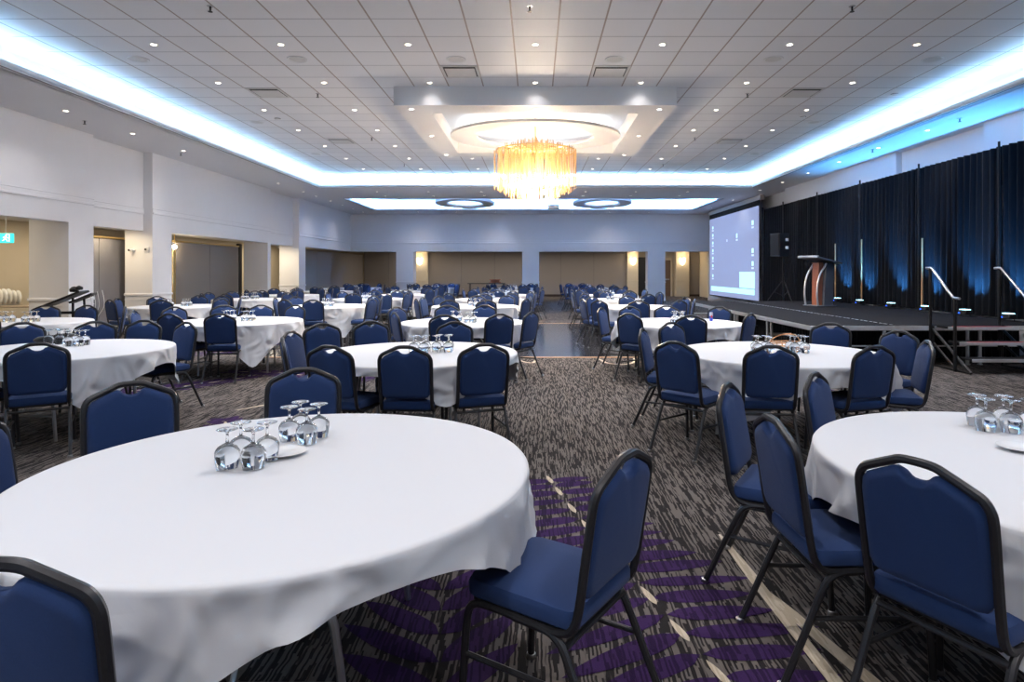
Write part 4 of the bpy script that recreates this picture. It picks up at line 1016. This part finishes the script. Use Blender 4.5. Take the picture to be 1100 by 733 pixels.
fp([(-.005, .085), (.022, .078), (.042, .128), (.012, .135)]); fp([(.020, .082), (.048, .062), (.060, .030), (.048, .026), (.036, .052), (.006, .070)])
fp([(-.005, .088), (.012, .080), (-.020, .045), (-.052, .040), (-.050, .052), (-.026, .056)]); fp([(.034, .122), (.062, .100), (.080, .106), (.078, .094), (.060, .088), (.030, .108)])
fp([(.012, .132), (-.030, .118), (-.036, .095), (-.026, .092), (-.022, .108), (.014, .118)])
fp([(.085, .02), (.095, .02), (.095, .175), (.085, .175)]); fp([(.04, .168), (.085, .168), (.085, .175), (.04, .175)])
g.build('running_figure', exit_white, ex, smooth=False)
# serving table in the corridor
sv = thing('serving_table', 'long serving table standing in the corridor under the exit sign', 'table', (-11.65, 13.55, 0))
g = MB(); g.bbox(-1.05, 1.15, -.36, .36, .72, .75, .006); g.build('tabletop', table_wood, sv)
for x in (-.95, 1.05):
    for y in (-.3, .3):
        g = MB(); g.cyl(x, y, 0, .72, .018, 10); g.build('leg', black_metal, sv)
def b_plat():
    r = MB(); r.lathe([(0, 0), (.10, 0), (.15, .012), (.152, .018), (.10, .010), (0, .010)], 28)
    o = r.build('platter', ceramic, ang=60); return o
pf = b_plat(); pf['category'] = 'platter'
rk = thing('plate_rack', 'wire rack holding upright white platters on the serving table', 'rack', (-11.65, 13.52, .751), .70)
g = MB()
for y in (-.09, .09): g.tube([(-.36, y, .012), (.40, y, .012)], .006, 6)
for k in range(10): g.tube([(-.33+.08*k, .09, .012), (-.33+.08*k, .09, .09)], .004, 5).tube([(-.33+.08*k, -.09, .012), (-.33+.08*k, .09, .012)], .004, 5)
g.build('wire_frame', steel, rk)
for k in range(9):
    o = pf if k == 0 else pf.copy()
    if k: COL.objects.link(o)
    kx = -.295+.08*k; o.location = (-11.65+kx*math.cos(.70), 13.52+kx*math.sin(.70), .751+.172+(.02 if 3 < k < 7 else 0)); o.rotation_euler = (0, PI/2, 1.15)
    o.scale = (1, 1, 1) if not (3 < k < 7) else (1.12, 1.12, 1)
    o['label'] = 'white platter upright in the rack on the serving table'; o['group'] = 'white platters in the corridor rack'
b = MB(); b.bbox(-.12, .12, -.10, .10, 0, .09, .008); o = b.build('orange_box', orange_m); o.location = (-12.35, 13.30, .751); tag(o, 'orange box on the serving table end in the corridor', 'box')
b = MB(); b.lathe([(0, .001), (.09, .001), (.13, .05), (.125, .055), (.12, .05), (.08, .012), (0, .012)], 24); b.mi = 1
b.lathe([(.11, .05), (.09, .085), (.04, .10), (0, .10)], 18); o = b.build('bread_basket', [brown_m, brown_m]); o.location = (-10.85, 13.75, .751); tag(o, 'brown bread basket on the serving table in the corridor', 'basket')
# black equipment stand with cables
es = thing('equipment_stand', 'black sloping equipment stand with hanging cables by the pier', 'stand', (-8.55, 11.6, 0), .25)
def slab(cx, cz, L, D, th, tilt, yy=0):
    m = MB(); c, s = math.cos(tilt), math.sin(tilt)
    pts = [(-L/2, -th/2), (L/2, -th/2), (L/2, th/2), (-L/2, th/2)]
    m.prism([(cx+x*c-z*s, cz+x*s+z*c) for x, z in pts], 'y', yy-D/2, yy+D/2); return m
slab(-.12, .99, .62, .42, .035, .42).build('main_panel', black_plastic, es)
slab(.20, 1.0, .40, .28, .03, .42, -.12).build('side_panel', black_plastic, es)
g = MB(); g.tube([(-.36, 0, .82), (-.36, 0, .92)], .02, 8).tube([(-.02, 0, .10), (-.02, 0, 1.0)], .022, 8).tube([(.22, -.05, .10), (.18, -.05, .98)], .02, 8).bbox(-.30, .34, -.03, .03, .70, .75, .01); g.build('upright', black_metal, es)
for (x, y) in ((-.35, -.25), (-.35, .25), (.38, -.25), (.38, .25)):
    g = MB(); g.tube([(-.02 if x < 0 else .20, y*.1, .16), (x, y, .012)], .014, 8); g.build('leg', black_metal, es)
g = MB(); g.lathe([(0, 0), (.07, .01), (.075, .06), (.04, .10), (0, .11)], 14, (0, 0, 1.10)); g.lathe([(0, 0), (.06, .01), (.06, .06), (0, .09)], 14, (.12, -.1, 1.14)); g.build('lamp_head', black_plastic, es)
g = MB()
for dx in (0, .06, .12, .2): g.tube(catmull([(.30+dx, -.12, 1.08+.3*dx), (.36+dx, -.2, .85), (.30+dx*.6, -.15, .55), (.36+dx, -.1, .05)], 5), .005, 5)
g.build('cable', white_plastic, es)
# far black table with a wooden box
ftb = thing('buffet_table', 'dark buffet table standing before the far brown partition', 'table', (-2.6, 33.6, 0))
g = MB(); g.bbox(-1.0, 1.0, -.38, .38, .80, .84, .006); g.build('tabletop', black_plastic, ftb)
for x in (-.9, .9):
    for y in (-.3, .3):
        g = MB(); g.cyl(x, y, 0, .80, .02, 8); g.build('leg', black_metal, ftb)
b = MB(); b.bbox(-.32, .32, -.2, .2, 0, .05, .005).bbox(-.24, .24, -.18, .18, .05, .16, .006).bbox(-.30, .30, -.2, .2, .16, .20, .006); o = b.build('wooden_riser', wood_red); o.location = (-2.15, 33.6, .841); tag(o, 'reddish wooden riser standing on the dark buffet table', 'riser')
